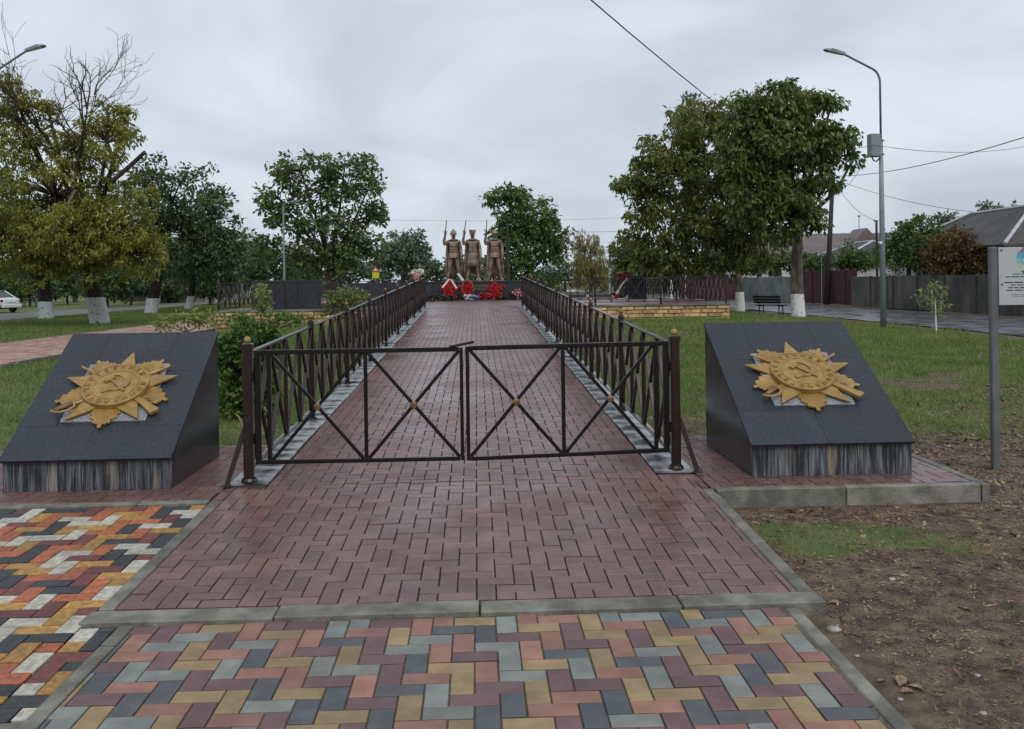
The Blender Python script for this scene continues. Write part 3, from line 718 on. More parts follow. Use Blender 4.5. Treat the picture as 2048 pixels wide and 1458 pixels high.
def fence_run(parent, p0, p1, zf0, zf1, nsec, bays=4, h=1.0, foot=.10, endposts=(True, True), first_bar=False, heavy=True):
    """posts every section; between them bays of an upright and a crossed pair of flat bars."""
    p0, p1 = Vector((*p0, 0)), Vector((*p1, 0)); d = (p1 - p0).normalized(); nrm = Vector((-d.y, d.x, 0))
    def P(t, z, off=0.0):
        p = p0.lerp(p1, t) + nrm * off; return Vector((p.x, p.y, zf0 + (zf1 - zf0) * t + z))
    N = nsec * bays
    bar('top_rail', P(0, h), P(1, h), .022, .045, M_FENCE, parent)
    bar('bottom_rail', P(0, foot), P(1, foot), .022, .028, M_FENCE, parent)
    for k in range(nsec + 1):
        if (k == 0 and not endposts[0]) or (k == nsec and not endposts[1]): continue
        q = P(k / nsec, 0); fence_post(parent, q.x, q.y, q.z, h + .06, .058, .026, gold=True)
    for i in range(N):
        a, b = i / N, (i + 1) / N
        if i % bays: bar('upright', P(a, foot), P(a, h), .020, .036, M_FENCE, parent, side=d)
        e = .012 / max(.1, (p1 - p0).length)
        bar('cross_bar', P(a + e, foot), P(b - e, h), .034, .016, M_FENCE, parent, side=nrm)
        bar('cross_bar', P(a + e, h), P(b - e, foot), .029, .017, M_FENCE, parent, side=nrm)
LPX, LPY, RPX, RPY = -1.735, 6.95, 1.545, 7.085
fl = thing('ramp_fence', 'brown metal fence climbing along the left side of the ramp', 'fence')
fence_run(fl, (LPX, LPY + .06), (LPX + .03, YEND - .05), zr(LPY) + .026, ZP + .026, 9, 4, .97, .09, (False, True))
fr_ = thing('ramp_fence', 'brown metal fence climbing along the right side of the ramp', 'fence')
fence_run(fr_, (RPX, RPY + .06), (RPX - .03, YEND - .05), zr(RPY) + .026, ZP + .026, 9, 4, .97, .09, (False, True))
for par, x, y, sx in ((fl, LPX, LPY, -1), (fr_, RPX, RPY, 1)):
    z = .097
    w = .036
    g = MB().bbox(-w, w, -w, w, 0, 1.03, .012); g.lathe([(.062, 0), (.062, .012), (.05, .03)], 12)
    g.bbox(-w-.006, w+.006, -w-.006, w+.006, 1.0, 1.045, .006)
    po = g.build('gate_post', M_FENCE, par); po.location = (x, y, z)
    b = MB().ball((0, 0, 1.072), .027, 16, 10).lathe([(.016, 1.04), (.012, 1.056)], 10).build('finial', M_GOLD, po, True)
    bar('brace', (x + sx * .03, y - .01, z + .40), (x + sx * .155, y - .055, z - .012), .035, .018, M_FENCE, par)
    MB().bbox(-.035, .035, -.03, .03, 0, .01, .003).build('brace_foot', M_FENCE, par).location = (x + sx * .16, y - .055, z - .018)

def rosette(parent, p, r=.026):
    o = MB().lathe([(r, 0), (r, .01), (r * .8, .018), (r * .35, .012), (.001, .02)], 16).build('rosette', M_GOLDDARK, parent, True)
    o.location = p; o.rotation_euler = (math.radians(90), 0, 0); return o
def gate_leaf(label, hinge, free, z0, z1, sgn):
    """hinge / free: plan positions of the leaf's ends"""
    h, f = Vector((*hinge, 0)), Vector((*free, 0)); L = (f - h).length; ang = math.atan2(f.y - h.y, f.x - h.x)
    t = thing('gate_leaf', label, 'gate', (h.x, h.y, 0), ang, 'leaves of the double gate')
    X0 = .085
    bar('frame_bar', (0, 0, z0), (0, 0, z1), .045, .03, M_GATE, t, side=(1, 0, 0))
    bar('frame_bar', (X0, 0, z0), (X0, 0, z1), .03, .03, M_GATE, t, side=(1, 0, 0))
    bar('frame_bar', (L, 0, z0 - .012), (L, 0, z1 + .012), .026, .030, M_GATE, t, side=(1, 0, 0))
    mid = X0 + (L - X0) / 2
    bar('frame_bar', (mid, 0, z0), (mid, 0, z1), .028, .026, M_GATE, t, side=(1, 0, 0))
    bar('frame_rail', (-.02, 0, z1), (L - .016, 0, z1), .034, .035, M_GATE, t)
    bar('frame_rail', (-.02, 0, z0), (L - .016, 0, z0), .030, .035, M_GATE, t)
    for a, b in ((X0, mid), (mid, L)):
        bar('diagonal', (a + .02, .004, z0 + .015), (b - .02, .004, z1 - .015), .026, .012, M_GATE, t)
        bar('diagonal', (a + .02, -.010, z1 - .015), (b - .02, -.010, z0 + .015), .026, .012, M_GATE, t)
        ro = rosette(t, ((a + b) / 2, -.016 if True else .016, (z0 + z1) / 2), .028)
        if sgn < 0: ro.rotation_euler = (math.radians(-90), 0, 0); ro.location = ((a + b) / 2, .016, (z0 + z1) / 2)
    for zz in (z0 + .18, z1 - .18):
        MB().tube([(-.035, 0, zz - .04), (-.035, 0, zz + .04)], .013, 8).build('hinge', M_GATE, t)
    return t
gl = gate_leaf('left leaf of the brown double gate with crossed bars and gold rosettes', (LPX + .075, LPY - .01), (-.123, 6.93), .245, 1.075, 1)
gr = gate_leaf('right leaf of the brown double gate, standing slightly forward of the other', (RPX - .075, RPY - .02), (-.077, 6.88), .250, 1.085, -1)
bar('latch_arm', (.0 + (Vector((-.115, 6.93)) - Vector((LPX + .075, LPY - .01))).length - .10, -.03, 1.095), ((Vector((-.115, 6.93)) - Vector((LPX + .075, LPY - .01))).length + .09, -.02, 1.13), .02, .03, M_FENCE, gl)

pf = thing('plaza_fence', 'brown metal fence on the plaza edge left of the ramp', 'fence')
fence_run(pf, (XL + .1, YL + .1), (-1.95, YL + .1), ZP, ZP, 3, 4, .9, .1)
fence_run(pf, (XL + .1, YL + .3), (XL + .1, 52.6), ZP, ZP, 9, 4, .9, .1, (False, True))
pf = thing('plaza_fence', 'brown metal fence on the plaza edge right of the ramp', 'fence')
fence_run(pf, (1.75, YR + .1), (XR - .1, YR + .1), ZP, ZP, 3, 4, .9, .1)
fence_run(pf, (XR - .1, YR + .3), (XR - .1, 52.6), ZP, ZP, 9, 4, .9, .1, (False, True))
fence_run(pf, (3.4, 52.6), (XR - .2, 52.6), ZP, ZP, 2, 4, .9, .1, (True, False))

# ------------------------------------------------------------------ statue platform and the three bronze figures
M_BRONZE = mat('bronze_paint', (0.20, 0.143, 0.102), 0.36, 0.35, 5, 0.3, 14, spec=0.5)
M_BRONZEDK = mat('bronze_dark', (0.09, 0.066, 0.048), 0.45, 0.35, 5)
PY0, PZ1 = 41.6, ZP + .875
pl = thing('statue_platform', 'long dark granite platform carrying the three statues, gold lettering on front', 'platform')
MB().box(-3.0, 2.95, PY0 + .03, 45.2, ZP - .02, PZ1 - .05).build('core', M_GRANSIDE, pl)
for i in range(6):
    for j in range(2):
        hh = (PZ1 - .05 - ZP) / 2
        MB().bbox(.003, .989, -.02, .03, .002, hh - .003, .003, M=Matrix.Translation((-3.0 + i * .992, PY0, ZP + j * hh))).build('facing_slab', M_GRANITE, pl)
MB().bbox(-3.05, 3.0, PY0 - .05, 45.25, PZ1 - .05, PZ1, .006).build('top_slab', M_GRANITE, pl)
# gold words on the front: two rows, too worn to read at this distance
for row, (zz, xa, xb, n) in enumerate(((ZP + .66, -.40, .67, 9), (ZP + .52, -.40, .40, 7))):
    for k in range(n):
        x = xa + (xb - xa) * k / (n - 1)
        o = MB().box(-.035, .035, -.008, 0, -.045, .045).build('letter_mark', M_GOLD, pl) if False else None
        mb = MB(); mb.box(-.038, -.022, -.008, 0, -.05, .05); mb.box(-.02, .03, -.008, 0, (.034 if k % 2 else -.05), (.05 if k % 2 else -.034)); mb.box(.02 if k % 3 else -.018, .036 if k % 3 else .0, -.008, 0, -.033, .033)
        mb.build('letter_mark', M_GOLD, pl).location = (x, PY0 - .022, zz)

def skin_body(joints, edges, m, name, parent, sub=2):
    me = bpy.data.meshes.new('sk'); me.from_pydata([j[:3] for j in joints], edges, []); me.update()
    o = bpy.data.objects.new('sk', me); COL.objects.link(o)
    md = o.modifiers.new('s', 'SKIN'); md.use_smooth_shade = True
    sv = me.skin_vertices[0].data
    for i, j in enumerate(joints):
        sv[i].radius = (j[3], j[4] if len(j) > 4 else j[3]); sv[i].use_root = (i == 0)
    ss = o.modifiers.new('u', 'SUBSURF'); ss.levels = sub
    bm = bpy.data.meshes.new_from_object(o.evaluated_get(bpy.context.evaluated_depsgraph_get()))
    bpy.data.objects.remove(o); bpy.data.meshes.remove(me)
    bm.name = name; bm.materials.clear(); bm.materials.append(m)
    return obj(name, bm, None, parent, True)

def cloak_mesh(w0, w1, ztop, zbot, depth, seed, wrap):
    """thick folded cape hanging behind the shoulders, wrapping round both sides."""
    rr = random.Random(seed); nu, nv = 29, 12
    def P(a, b, off):
        t = (a / (nu - 1) - .5) * 2                       # -1..1 around the back
        z = ztop + (zbot - ztop) * (b / (nv - 1))
        f = b / (nv - 1); w = w0 + (w1 - w0) * f
        ang = t * math.radians(wrap)
        fold = (.02 + .035 * f) * math.sin(t * 17 + seed)
        r = 1 + fold / w
        return Vector((w * math.sin(ang) * r, depth * (.35 + .65 * f) * math.cos(ang) * r + .02 + off, z - (.07 * abs(t) ** 2 * (1 - f)) + (.03 * math.sin(t * 9 + seed) if b == nv - 1 else 0)))
    mb = MB(); F_ = []
    for off in (0, -.03):
        base = len(mb.v)
        mb.add([P(a, b, off) for b in range(nv) for a in range(nu)],
               [((b*nu+a), (b*nu+a+1), ((b+1)*nu+a+1), ((b+1)*nu+a)) for b in range(nv-1) for a in range(nu-1)])
    o = nu * nv
    edge = [a for a in range(nu)] + [b * nu + nu - 1 for b in range(1, nv)] + [(nv-1) * nu + a for a in range(nu-2, -1, -1)] + [b * nu for b in range(nv-2, 0, -1)]
    mb.f += [(edge[i], edge[(i+1) % len(edge)], edge[(i+1) % len(edge)] + o, edge[i] + o) for i in range(len(edge))]; mb.mi += [0] * len(edge)
    return mb
def statue(label, x, y, hat, coat, seed, rot):
    t = thing('soldier_statue', label, 'statue', (x, y, PZ1), rot, 'bronze soldiers on the platform')
    S = 1.31; t.scale = (S, S, S)
    lg = .175 if coat else .20
    J = [(0, 0, .98, .165, .125),                                             # 0 pelvis (root)
         (0, -.01, 1.14, .145, .11), (0, -.015, 1.30, .175, .125), (0, 0, 1.43, .19, .11),   # 1-3 torso
         (0, -.005, 1.525, .06, .06), (0, -.02, 1.60, .075, .085), (0, -.025, 1.70, .092, .105), (0, -.02, 1.775, .07, .08),   # 4-7 neck, head
         (-.195, .0, 1.43, .075), (-.34, -.02, 1.32, .062), (-.335, -.06, 1.50, .055), (-.30, -.10, 1.66, .040), (-.285, -.115, 1.75, .048),   # 8-12 raised arm
         (.195, .0, 1.43, .075), (.265, .02, 1.17, .062), (.275, -.05, .95, .048), (.27, -.09, .83, .042), (.268, -.10, .76, .045),            # 13-17 hanging arm
         (-.105, 0, .92, .115), (-.155, -.01, .52, .080), (-.165, .01, .42, .075), (-lg - .03, .02, .12, .055), (-lg - .04, 0, .055, .055), (-lg - .08, -.15, .045, .045),   # 18-23 right leg
         (.105, 0, .92, .115), (.155, -.02, .52, .080), (.165, .0, .42, .075), (lg + .03, .01, .12, .055), (lg + .04, -.01, .055, .055), (lg + .08, -.16, .045, .045)]         # 24-29
    E = [(0,1),(1,2),(2,3),(3,4),(4,5),(5,6),(6,7),(3,8),(8,9),(9,10),(10,11),(11,12),(3,13),(13,14),(14,15),(15,16),(16,17),
         (0,18),(18,19),(19,20),(20,21),(21,22),(22,23),(0,24),(24,25),(25,26),(26,27),(27,28),(28,29)]
    body = skin_body(J, E, M_BRONZE, 'body', t)
    fc = MB(); fc.ball((0, -.128, 1.685), .020, 8, 6, (.8, 1.3, 1.6)); fc.build('nose', M_BRONZE, t, True)
    MB().tube([(-.03, -.115, 1.635), (0, -.124, 1.632), (.03, -.115, 1.635)], .008, 5).build('mouth', M_BRONZEDK, t, True)
    for sx in (-1, 1):
        MB().ball((sx * .034, -.112, 1.712), .014, 8, 5).build('eye', M_BRONZEDK, t, True)
        MB().ball((sx * .095, -.015, 1.69), .024, 8, 6, (.5, .9, 1.5)).build('ear', M_BRONZE, t, True)
    # fists: five fingers closed round the hilt / hanging half curled
    for k in range(4):
        zz = 1.715 + k * .021
        MB().tube([(-.325, -.12, zz), (-.318, -.158, zz + .004), (-.282, -.166, zz + .006), (-.258, -.145, zz + .004)], [.013, .012, .011, .010], 6).build('finger', M_BRONZE, t, True)
        xx = .245 + k * .017
        MB().tube([(xx, -.105 - .01 * k, .735), (xx, -.112 - .01 * k, .69 - .004 * (k in (1, 2))), (xx - .004, -.095 - .01 * k, .655)], [.013, .012, .009], 6).build('finger', M_BRONZE, t, True)
    MB().tube([(-.265, -.095, 1.72), (-.245, -.13, 1.75), (-.26, -.155, 1.775)], [.015, .013, .010], 6).build('thumb', M_BRONZE, t, True)
    MB().tube([(.245, -.115, .775), (.228, -.135, .735), (.232, -.135, .70)], [.015, .013, .010], 6).build('thumb', M_BRONZE, t, True)
    # cape
    cloak_mesh(.245, .30, 1.50, .16 + .05 * (seed % 3), .21, seed, 105).build('cloak', M_BRONZE, t, True)
    MB().tube([(-.2, -.02, 1.45), (-.1, -.10, 1.50), (0, -.125, 1.48), (.1, -.10, 1.50), (.2, -.02, 1.45)], [.03, .03, .025, .03, .03], 8).build('cloak_collar', M_BRONZE, t, True)
    # belt, tunic skirt or long coat
    MB().lathe([(.0, 0), (.172, 0), (.176, .025), (.172, .05), (.0, .05)], 20).build('belt', M_BRONZEDK, t, True).matrix_local = Matrix.Translation((0, -.005, 1.04)) @ Matrix.Diagonal((1, .80, 1, 1))
    n = 30; zb = .52 if coat else .84; mb = MB(); prof = [(1.05, .168, 0), (.9, .185, .4), ((.9 + zb) / 2, .205 if coat else .195, .7), (zb, .245 if coat else .205, 1)]
    for z, r, f in prof:
        mb.v += [((r + .014 * f * math.sin(k * 5 * 2 * math.pi / n + seed)) * math.cos(2*math.pi*k/n), (r * .8 + .012 * f * math.sin(k * 5 * 2 * math.pi / n + seed)) * math.sin(2*math.pi*k/n) - .005, z) for k in range(n)]
    for i in range(3):
        mb.f += [(i*n+k, i*n+(k+1) % n, (i+1)*n+(k+1) % n, (i+1)*n+k) for k in range(n)]
    mb.f.append(tuple(3*n + k for k in range(n))); mb.mi = [0] * len(mb.f)
    mb.build('coat_skirt' if coat else 'tunic_skirt', M_BRONZE, t, True)
    if not coat:
        for zz in (1.18, 1.29):
            MB().tube([(-.15, -.09, zz), (-.06, -.135, zz - .015), (.06, -.135, zz - .015), (.15, -.09, zz)], .016, 6).build('tunic_fold', M_BRONZE, t, True)
    else:
        MB().tube([(0, -.13, 1.42), (.0, -.15, 1.2), (.01, -.15, 1.06)], .010, 5).build('coat_edge', M_BRONZEDK, t, True)
    for sx in (-1, 1):
        MB().lathe([(.083, 0), (.087, .03), (.08, .05)], 12).build('boot_top', M_BRONZEDK, t, True).location = (sx * (.162), 0.008, .40)
    if hat == 'helmet':
        MB().lathe([(.13, -.02), (.124, -.005), (.112, .01), (.108, .04), (.088, .085), (.05, .11), (.001, .118)], 18).build('helmet', M_BRONZE, t, True).location = (0, -.025, 1.735)
    elif hat == 'pointed':
        MB().lathe([(.118, -.05), (.12, -.01), (.112, .03), (.085, .08), (.045, .115), (.018, .15), (.001, .17)], 18).build('pointed_helmet', M_BRONZE, t, True).location = (0, -.022, 1.735)
    else:
        MB().lathe([(.106, 0), (.112, .02), (.128, .09), (.118, .115), (.001, .12)], 18).build('fur_hat', M_BRONZE, t, True).location = (0, -.02, 1.735)
    # sword held upright
    sw = MB().add([(-.02, 0, 0), (0, -.007, 0), (.02, 0, 0), (0, .007, 0), (-.014, 0, .36), (0, -.005, .36), (.014, 0, .36), (0, .005, .36), (.004, 0, .42)],
                  [(0,1,5,4),(1,2,6,5),(2,3,7,6),(3,0,4,7),(4,5,8),(5,6,8),(6,7,8),(7,4,8)]).build('sword_blade', M_BRONZEDK, t)
    sw.location = (-.285, -.135, 1.81); sw.rotation_euler = (0, .06 + .05 * (seed % 3), 0)
    gd = MB().tube([(-.085, 0, .008), (0, 0, -.004), (.07, 0, -.012)], [.010, .014, .010], 6); gd.tube([(0, 0, -.13), (0, 0, 0)], .013, 6); gd.ball((0, 0, -.14), .02, 8, 6)
    g = gd.build('sword_hilt', M_BRONZEDK, t, True); g.location = (-.285, -.135, 1.81)
    # small bronze base under the feet
    MB().bbox(-.38, .38, -.25, .32, 0, .018, .006).build('statue_base', M_BRONZE, t)
statue('left bronze soldier in a short tunic and pointed helmet raising a sword', -1.05, 43.0, 'pointed', False, 1, .05)
statue('middle bronze soldier in a knee length coat and tall hat raising a sword', -.15, 42.9, 'fur', True, 2, 0)
statue('right bronze soldier in a short tunic and round helmet, right of the coated figure', 0.89, 43.0, 'helmet', False, 3, -.05)

# ------------------------------------------------------------------ wreaths and flowers
M_RED = mat('red_flowers', (0.42, 0.008, 0.014), 0.55, 0.35, 8, 0.5, 40, island=0.3)
M_PINK = mat('pink_flowers', (0.60, 0.25, 0.24), 0.6, 0.25, 8, island=0.35)
M_WHITEF = mat('white_flowers', (0.68, 0.66, 0.60), 0.6, 0.15, 8, island=0.2)
M_BLUE = mat('blue_ribbon', (0.07, 0.14, 0.36), 0.4, 0.2, 8)
M_GREEN = mat('fir_green', (0.014, 0.030, 0.016), 0.7, 0.4, 8, island=0.4)
M_RIBBON = mat('white_ribbon', (0.66, 0.60, 0.55), 0.4, 0.1, 8)
def blossoms(name, pts, r, m, parent, seed=1):
    """a mass of small crumpled petals round the given points"""
    g = np.random.default_rng(seed); V, Fc = [], []
    for p in pts:
        for k in range(7):
            n = g.normal(size=3); n[1] = -abs(n[1]); n /= np.linalg.norm(n); a = np.cross(n, g.normal(size=3)); a /= np.linalg.norm(a); b = np.cross(n, a)
            c = np.array(p) + n * r * .5; s = r * g.uniform(.6, 1.0); i = len(V)
            V += [c - a*s, c - b*s + n*r*.3, c + a*s, c + b*s + n*r*.3]; Fc += [i, i+1, i+2, i+3]
    o = obj(name, big_mesh(name, np.array(V), Fc, 4, m), None, parent); return o
def star_pts(R_, n, g, z0):
    pts = []
    while len(pts) < n:
        x, z = g.uniform(-R_, R_, 2); a = math.atan2(x, z) % (2 * math.pi / 5); a = min(a, 2 * math.pi / 5 - a)
        rr = math.hypot(x, z); lim = R_ * .382 * math.sin(math.radians(126)) / math.sin(math.radians(180 - 126) - a) if False else R_ * (1 - a / math.radians(36) * .60)
        if rr < lim: pts.append((x, -.05 - .05 * (1 - rr / R_), z + z0))
    return pts
def wreath_stand(t, h):
    for sx in (-1, 1): MB().tube([(sx * .05, .0, h), (sx * .25, .12, 0)], .012, 5).build('stand_leg', M_BLACK, t)
gq = np.random.default_rng(5)
def star_wreath(label, x, y, Rr, ribbon, tilt):
    t = thing('star_wreath', label, 'wreath', (x, y, ZP), 0); t.rotation_euler = (tilt, 0, 0)
    wreath_stand(t, Rr)
    b = MB(); P = []
    for k in range(10):
        a = math.radians(90 + 36 * k); r = Rr * (1 if k % 2 == 0 else .42); P.append((r * math.cos(a), r * math.sin(a)))
    b.prism(P, 0, .06, M=Matrix.Translation((0, .02, Rr)) @ Matrix.Rotation(math.radians(90), 4, 'X')).build('star_backing', M_RED, t)
    blossoms('flower_mass', star_pts(Rr, 170, gq, Rr), .055, M_RED, t, 3)['kind'] = 'stuff'
    if ribbon:
        MB().add([(-.06, -.13, Rr * 1.95), (.02, -.13, Rr * 1.98), (-.30, -.14, Rr * 1.15), (-.38, -.14, Rr * 1.20), (.02, -.135, Rr * 1.96), (.10, -.13, Rr * 1.9), (.34, -.14, Rr * 1.12), (.27, -.14, Rr * 1.08)],
                 [(0,1,2,3),(4,5,6,7)]).build('ribbon', M_RIBBON, t)
    lv = [(gq.uniform(-Rr, Rr), gq.uniform(-.05, .05), gq.uniform(.05, .3)) for _ in range(60)]
    blossoms('fir_branches', lv, .08, M_GREEN, t, 4)['kind'] = 'stuff'
star_wreath('red star shaped wreath with crossed white ribbons left of the gold lettering', -1.20, 41.15, .50, True, -.18)
star_wreath('red star shaped wreath right of the gold lettering', .86, 41.12, .46, False, -.22)
t = thing('oval_wreath', 'oval red wreath with gold border between the two red star wreaths', 'wreath', (-.40, 41.25, ZP)); t.rotation_euler = (-.15, 0, 0)
wreath_stand(t, .5)
MB().tube([(.26 * math.cos(a), -.02, .52 + .42 * math.sin(a)) for a in np.linspace(0, 2 * math.pi, 25)], .03, 6).build('border', M_GOLDDARK, t, True)
blossoms('flower_mass', [(.23 * r * math.cos(a), -.03, .52 + .38 * r * math.sin(a)) for r, a in zip(gq.uniform(0, 1, 120) ** .5, gq.uniform(0, 6.28, 120))], .05, M_RED, t, 6)['kind'] = 'stuff'
t = thing('flower_arrangement', 'low white, blue and red flower arrangement lying before the star wreaths', 'flowers', (.0, 40.65, ZP + .05))
blossoms('white_flowers', [(gq.uniform(-.55, -.1), gq.uniform(-.12, .12), gq.uniform(.02, .2)) for _ in range(50)], .05, M_WHITEF, t, 7)['kind'] = 'stuff'
blossoms('red_flowers', [(gq.uniform(.1, .85), gq.uniform(-.12, .12), gq.uniform(.02, .26)) for _ in range(70)], .055, M_RED, t, 8)['kind'] = 'stuff'
MB().tube([(-.30, -.12, .1), (-.15, -.16, .16), (0, -.16, .12), (.12, -.14, .06)], [.05, .07, .07, .04], 8).build('ribbon_bow', M_BLUE, t, True)
t = MB().bbox(-.95, .95, -.35, .35, 0, .05, .01).build('memorial_slab', M_GRANITE); t.location = (-.08, 40.6, ZP + .001)
tag(t, 'thin dark slab on the paving under the low flower arrangement', 'slab')
t = thing('bouquet', 'pink and white bouquet standing right of the red star wreath', 'bouquet', (1.80, 41.1, ZP))
blossoms('pink_flowers', [(gq.normal(0, .12), gq.normal(0, .1), .25 + gq.normal(0, .1)) for _ in range(50)], .05, M_PINK, t, 9)['kind'] = 'stuff'
blossoms('leaves', [(gq.normal(-.12, .14), gq.normal(0, .1), abs(gq.normal(.12, .1))) for _ in range(50)], .06, M_GREEN, t, 10)['kind'] = 'stuff'
MB().lathe([(.001, 0), (.07, 0), (.09, .14), (.085, .14), (.065, .012)], 12).build('pot', M_BLACK, t)
t = thing('flower_bunch', 'dark leafy bunch with small white flowers left of the red star wreath', 'flowers', (-1.8, 41.0, ZP))
blossoms('leaves', [(gq.normal(0, .28), gq.normal(0, .1), abs(gq.normal(.1, .08))) for _ in range(70)], .06, M_GREEN, t, 12)['kind'] = 'stuff'
blossoms('white_flowers', [(gq.normal(0, .25), -.1, abs(gq.normal(.1, .08))) for _ in range(9)], .035, M_WHITEF, t, 13)['kind'] = 'stuff'
t = thing('flower_urn', 'pale pink urn with white flowers at the left end of the platform', 'urn', (-2.72, 42.0, PZ1))
MB().lathe([(.001, 0), (.16, 0), (.12, .05), (.10, .1), (.2, .25), (.23, .38), (.20, .38), (.16, .2), (.001, .15)], 16).build('vase', M_PINK, t, True)
blossoms('white_flowers', [(gq.normal(.05, .14), gq.normal(0, .12), .46 + gq.normal(0, .07)) for _ in range(50)], .06, M_WHITEF, t, 14)['kind'] = 'stuff'
t = MB().bbox(-.05, .05, -.02, .02, 0, .42, .005).build('white_scroll', M_WHITE); t.matrix_world = Matrix.Translation((-.60, 42.3, PZ1 + .04)) @ Matrix.Rotation(math.radians(-38), 4, 'Y')
tag(t, 'white board leaning between the left and middle statues', 'board')

# plaza furniture: steles and slabs
t = thing('granite_stele', 'long dark granite stele on the left side of the plaza', 'stele', (-7.6, 31.0, ZP))
MB().bbox(0, 2.35, 0, .35, .0, .12, .01).build('plinth', M_GRANITE, t)
for k in range(3): MB().bbox(.05 + k * .75, .05 + k * .75 + .745, .08, .28, .12, .92, .006).build('panel', M_GRANITE, t)
MB().bbox(.0, 2.35, .04, .34, .92, .98, .006).build('cap', M_GRANITE, t)
t = thing('granite_stele', 'second dark granite stele behind the rose bush on the plaza', 'stele', (-5.0, 34.5, ZP))
MB().bbox(0, 2.4, 0, .35, .0, .12, .01).build('plinth', M_GRANITE, t)
for k in range(3): MB().bbox(.05 + k * .77, .05 + k * .77 + .765, .08, .28, .12, .86, .006).build('panel', M_GRANITE, t)
t = MB().bbox(-.5, .5, -.3, .3, 0, .16, .01).build('grave_slab', M_GRANITE); t.location = (-4.8, 31.6, ZP); tag(t, 'low grey slab at the foot of the left stele', 'slab')
t = thing('flower_bunch', 'red and pale flowers on the slab by the left stele', 'flowers', (-4.5, 31.5, ZP + .16))
blossoms('flower_mass', [(gq.normal(0, .3), gq.normal(0, .08), abs(gq.normal(.08, .06))) for _ in range(50)], .06, M_PINK, t, 15)['kind'] = 'stuff'
t = thing('granite_stele', 'upright dark granite block on the right side of the plaza', 'stele', (6.75, 40.0, ZP))
MB().bbox(-.02, .78, -.02, .42, 0, .1, .01).build('plinth', M_GRANITE, t); MB().bbox(0, .76, 0, .4, .1, 1.02, .01).build('block', M_GRANITE, t)
for k, (xx, lab) in enumerate(((4.45, 'dark flat slab on the right plaza, the one farther from the upright block'), (5.55, 'dark flat slab on the right plaza, the one next to the wreath'))):
    t = thing('grave_slab', lab, 'slab', (xx - .2, 39.2, ZP), 0, 'flat slabs on the right plaza')
    MB().bbox(-.5, .5, -.45, .45, 0, .12, .01).build('plinth', M_CONC, t); MB().bbox(-.45, .45, -.4, .4, .12, .24, .01).build('top', M_GRANITE, t)
t = thing('ribbon_wreath', 'dark wreath with white ribbon and red flowers leaning at the right granite block', 'wreath', (6.3, 39.5, ZP)); t.rotation_euler = (-.2, .1, 0)
wreath_stand(t, .6)
MB().tube([(.24 * math.cos(a), 0, .55 + .42 * math.sin(a)) for a in np.linspace(0, 2 * math.pi, 25)], .09, 7).build('ring', M_GREEN, t, True)
MB().add([(-.28, -.11, .22), (-.16, -.11, .18), (.02, -.12, .62), (.24, -.11, .88), (.16, -.11, .94), (-.06, -.12, .62)], [(0,1,2,5),(5,2,3,4)]).build('ribbon', M_RIBBON, t)
blossoms('red_flowers', [(gq.normal(.0, .16), -.06, 1.0 + gq.normal(0, .05)) for _ in range(22)] + [(gq.normal(-.25, .1), -.06, .12 + gq.normal(0, .05)) for _ in range(16)], .06, M_RED, t, 16)['kind'] = 'stuff'

# ------------------------------------------------------------------ street furniture
def street_lamp(label, base, zt, arm_to, box, pole_r=(.085, .055)):
    b = Vector(base); t = thing('street_lamp', label, 'street lamp', b, 0, 'curved street lamps')
    a = Vector(arm_to) - b; d = Vector((a.x, a.y, 0)); L = d.length; d.normalize()
    MB().lathe([(.001, 0), (.10, 0), (.10, .12), (.085, .13)], 12).build('pole_foot', M_BLACK, t)
    MB().tube([(0, 0, .1), (0, 0, zt * .45), (0, 0, zt * .72)], [pole_r[0], pole_r[0] * .85, pole_r[1]], 12).build('pole', M_STEEL, t, True)
    z1 = zt * .72; pts = [(0, 0, z1)] + [(0, 0, zt * .93)]
    for k in range(1, 8):
        an = math.radians(72 * k / 7); pts.append((d.x * .35 * (1 - math.cos(an)), d.y * .35 * (1 - math.cos(an)), zt * .93 + .42 * math.sin(an)))
    e = Vector(pts[-1]); end = Vector((d.x * (L - .45), d.y * (L - .45), a.z - .07)); pts.append(tuple(end))
    MB().tube(pts, .032, 8).build('arm', M_DARKSTEEL, t, True)
    M = Matrix.Translation(end) @ (Vector(a) - end).to_track_quat('X', 'Z').to_matrix().to_4x4()
    hd = MB().add([M @ Vector(p) for p in ((-.05,-.05,-.035),(.5,-.10,-.03),(.62,-.06,-.01),(.62,.06,-.01),(.5,.10,-.03),(-.05,.05,-.035),(-.05,-.05,.04),(.4,-.09,.06),(.6,-.05,.02),(.6,.05,.02),(.4,.09,.06),(-.05,.05,.04))],
                  [(5,4,3,2,1,0),(6,7,8,9,10,11)] + [(i, (i+1) % 6, 6 + (i+1) % 6, 6 + i) for i in range(6)]).build('lamp_head', M_STEEL, t)
    MB().add([M @ Vector(p) for p in ((.08,-.06,-.04),(.5,-.08,-.036),(.5,.08,-.036),(.08,.06,-.04))], [(0,3,2,1)]).build('lens', M_WHITE, hd)
    if box:
        bx = MB().bbox(-.36, -.06, -.14, .12, 5.05, 5.70, .01).build('meter_box', mat('box_grey', (0.19, 0.19, 0.195), 0.5, 0.1, 4), t)
        MB().box(-.345, -.075, -.150, -.142, 5.08, 5.67).build('box_door', M_STEEL, bx)
        MB().tube([(-.3, -.05, 5.05), (-.24, -.05, 4.93), (-.16, -.05, 4.91), (-.05, -.05, 5.02)], .02, 6).build('cable_loop', M_BLACK, t)
        for zz in (5.1, 5.5): MB().box(-.1, .08, -.06, .06, zz, zz + .03).build('bracket', M_DARKSTEEL, t)
        MB().ball((-.07, -.06, 2.55), .05, 8, 6).build('insulator', M_WHITE, t)
    return t
B = gp(1767, 663, 0)
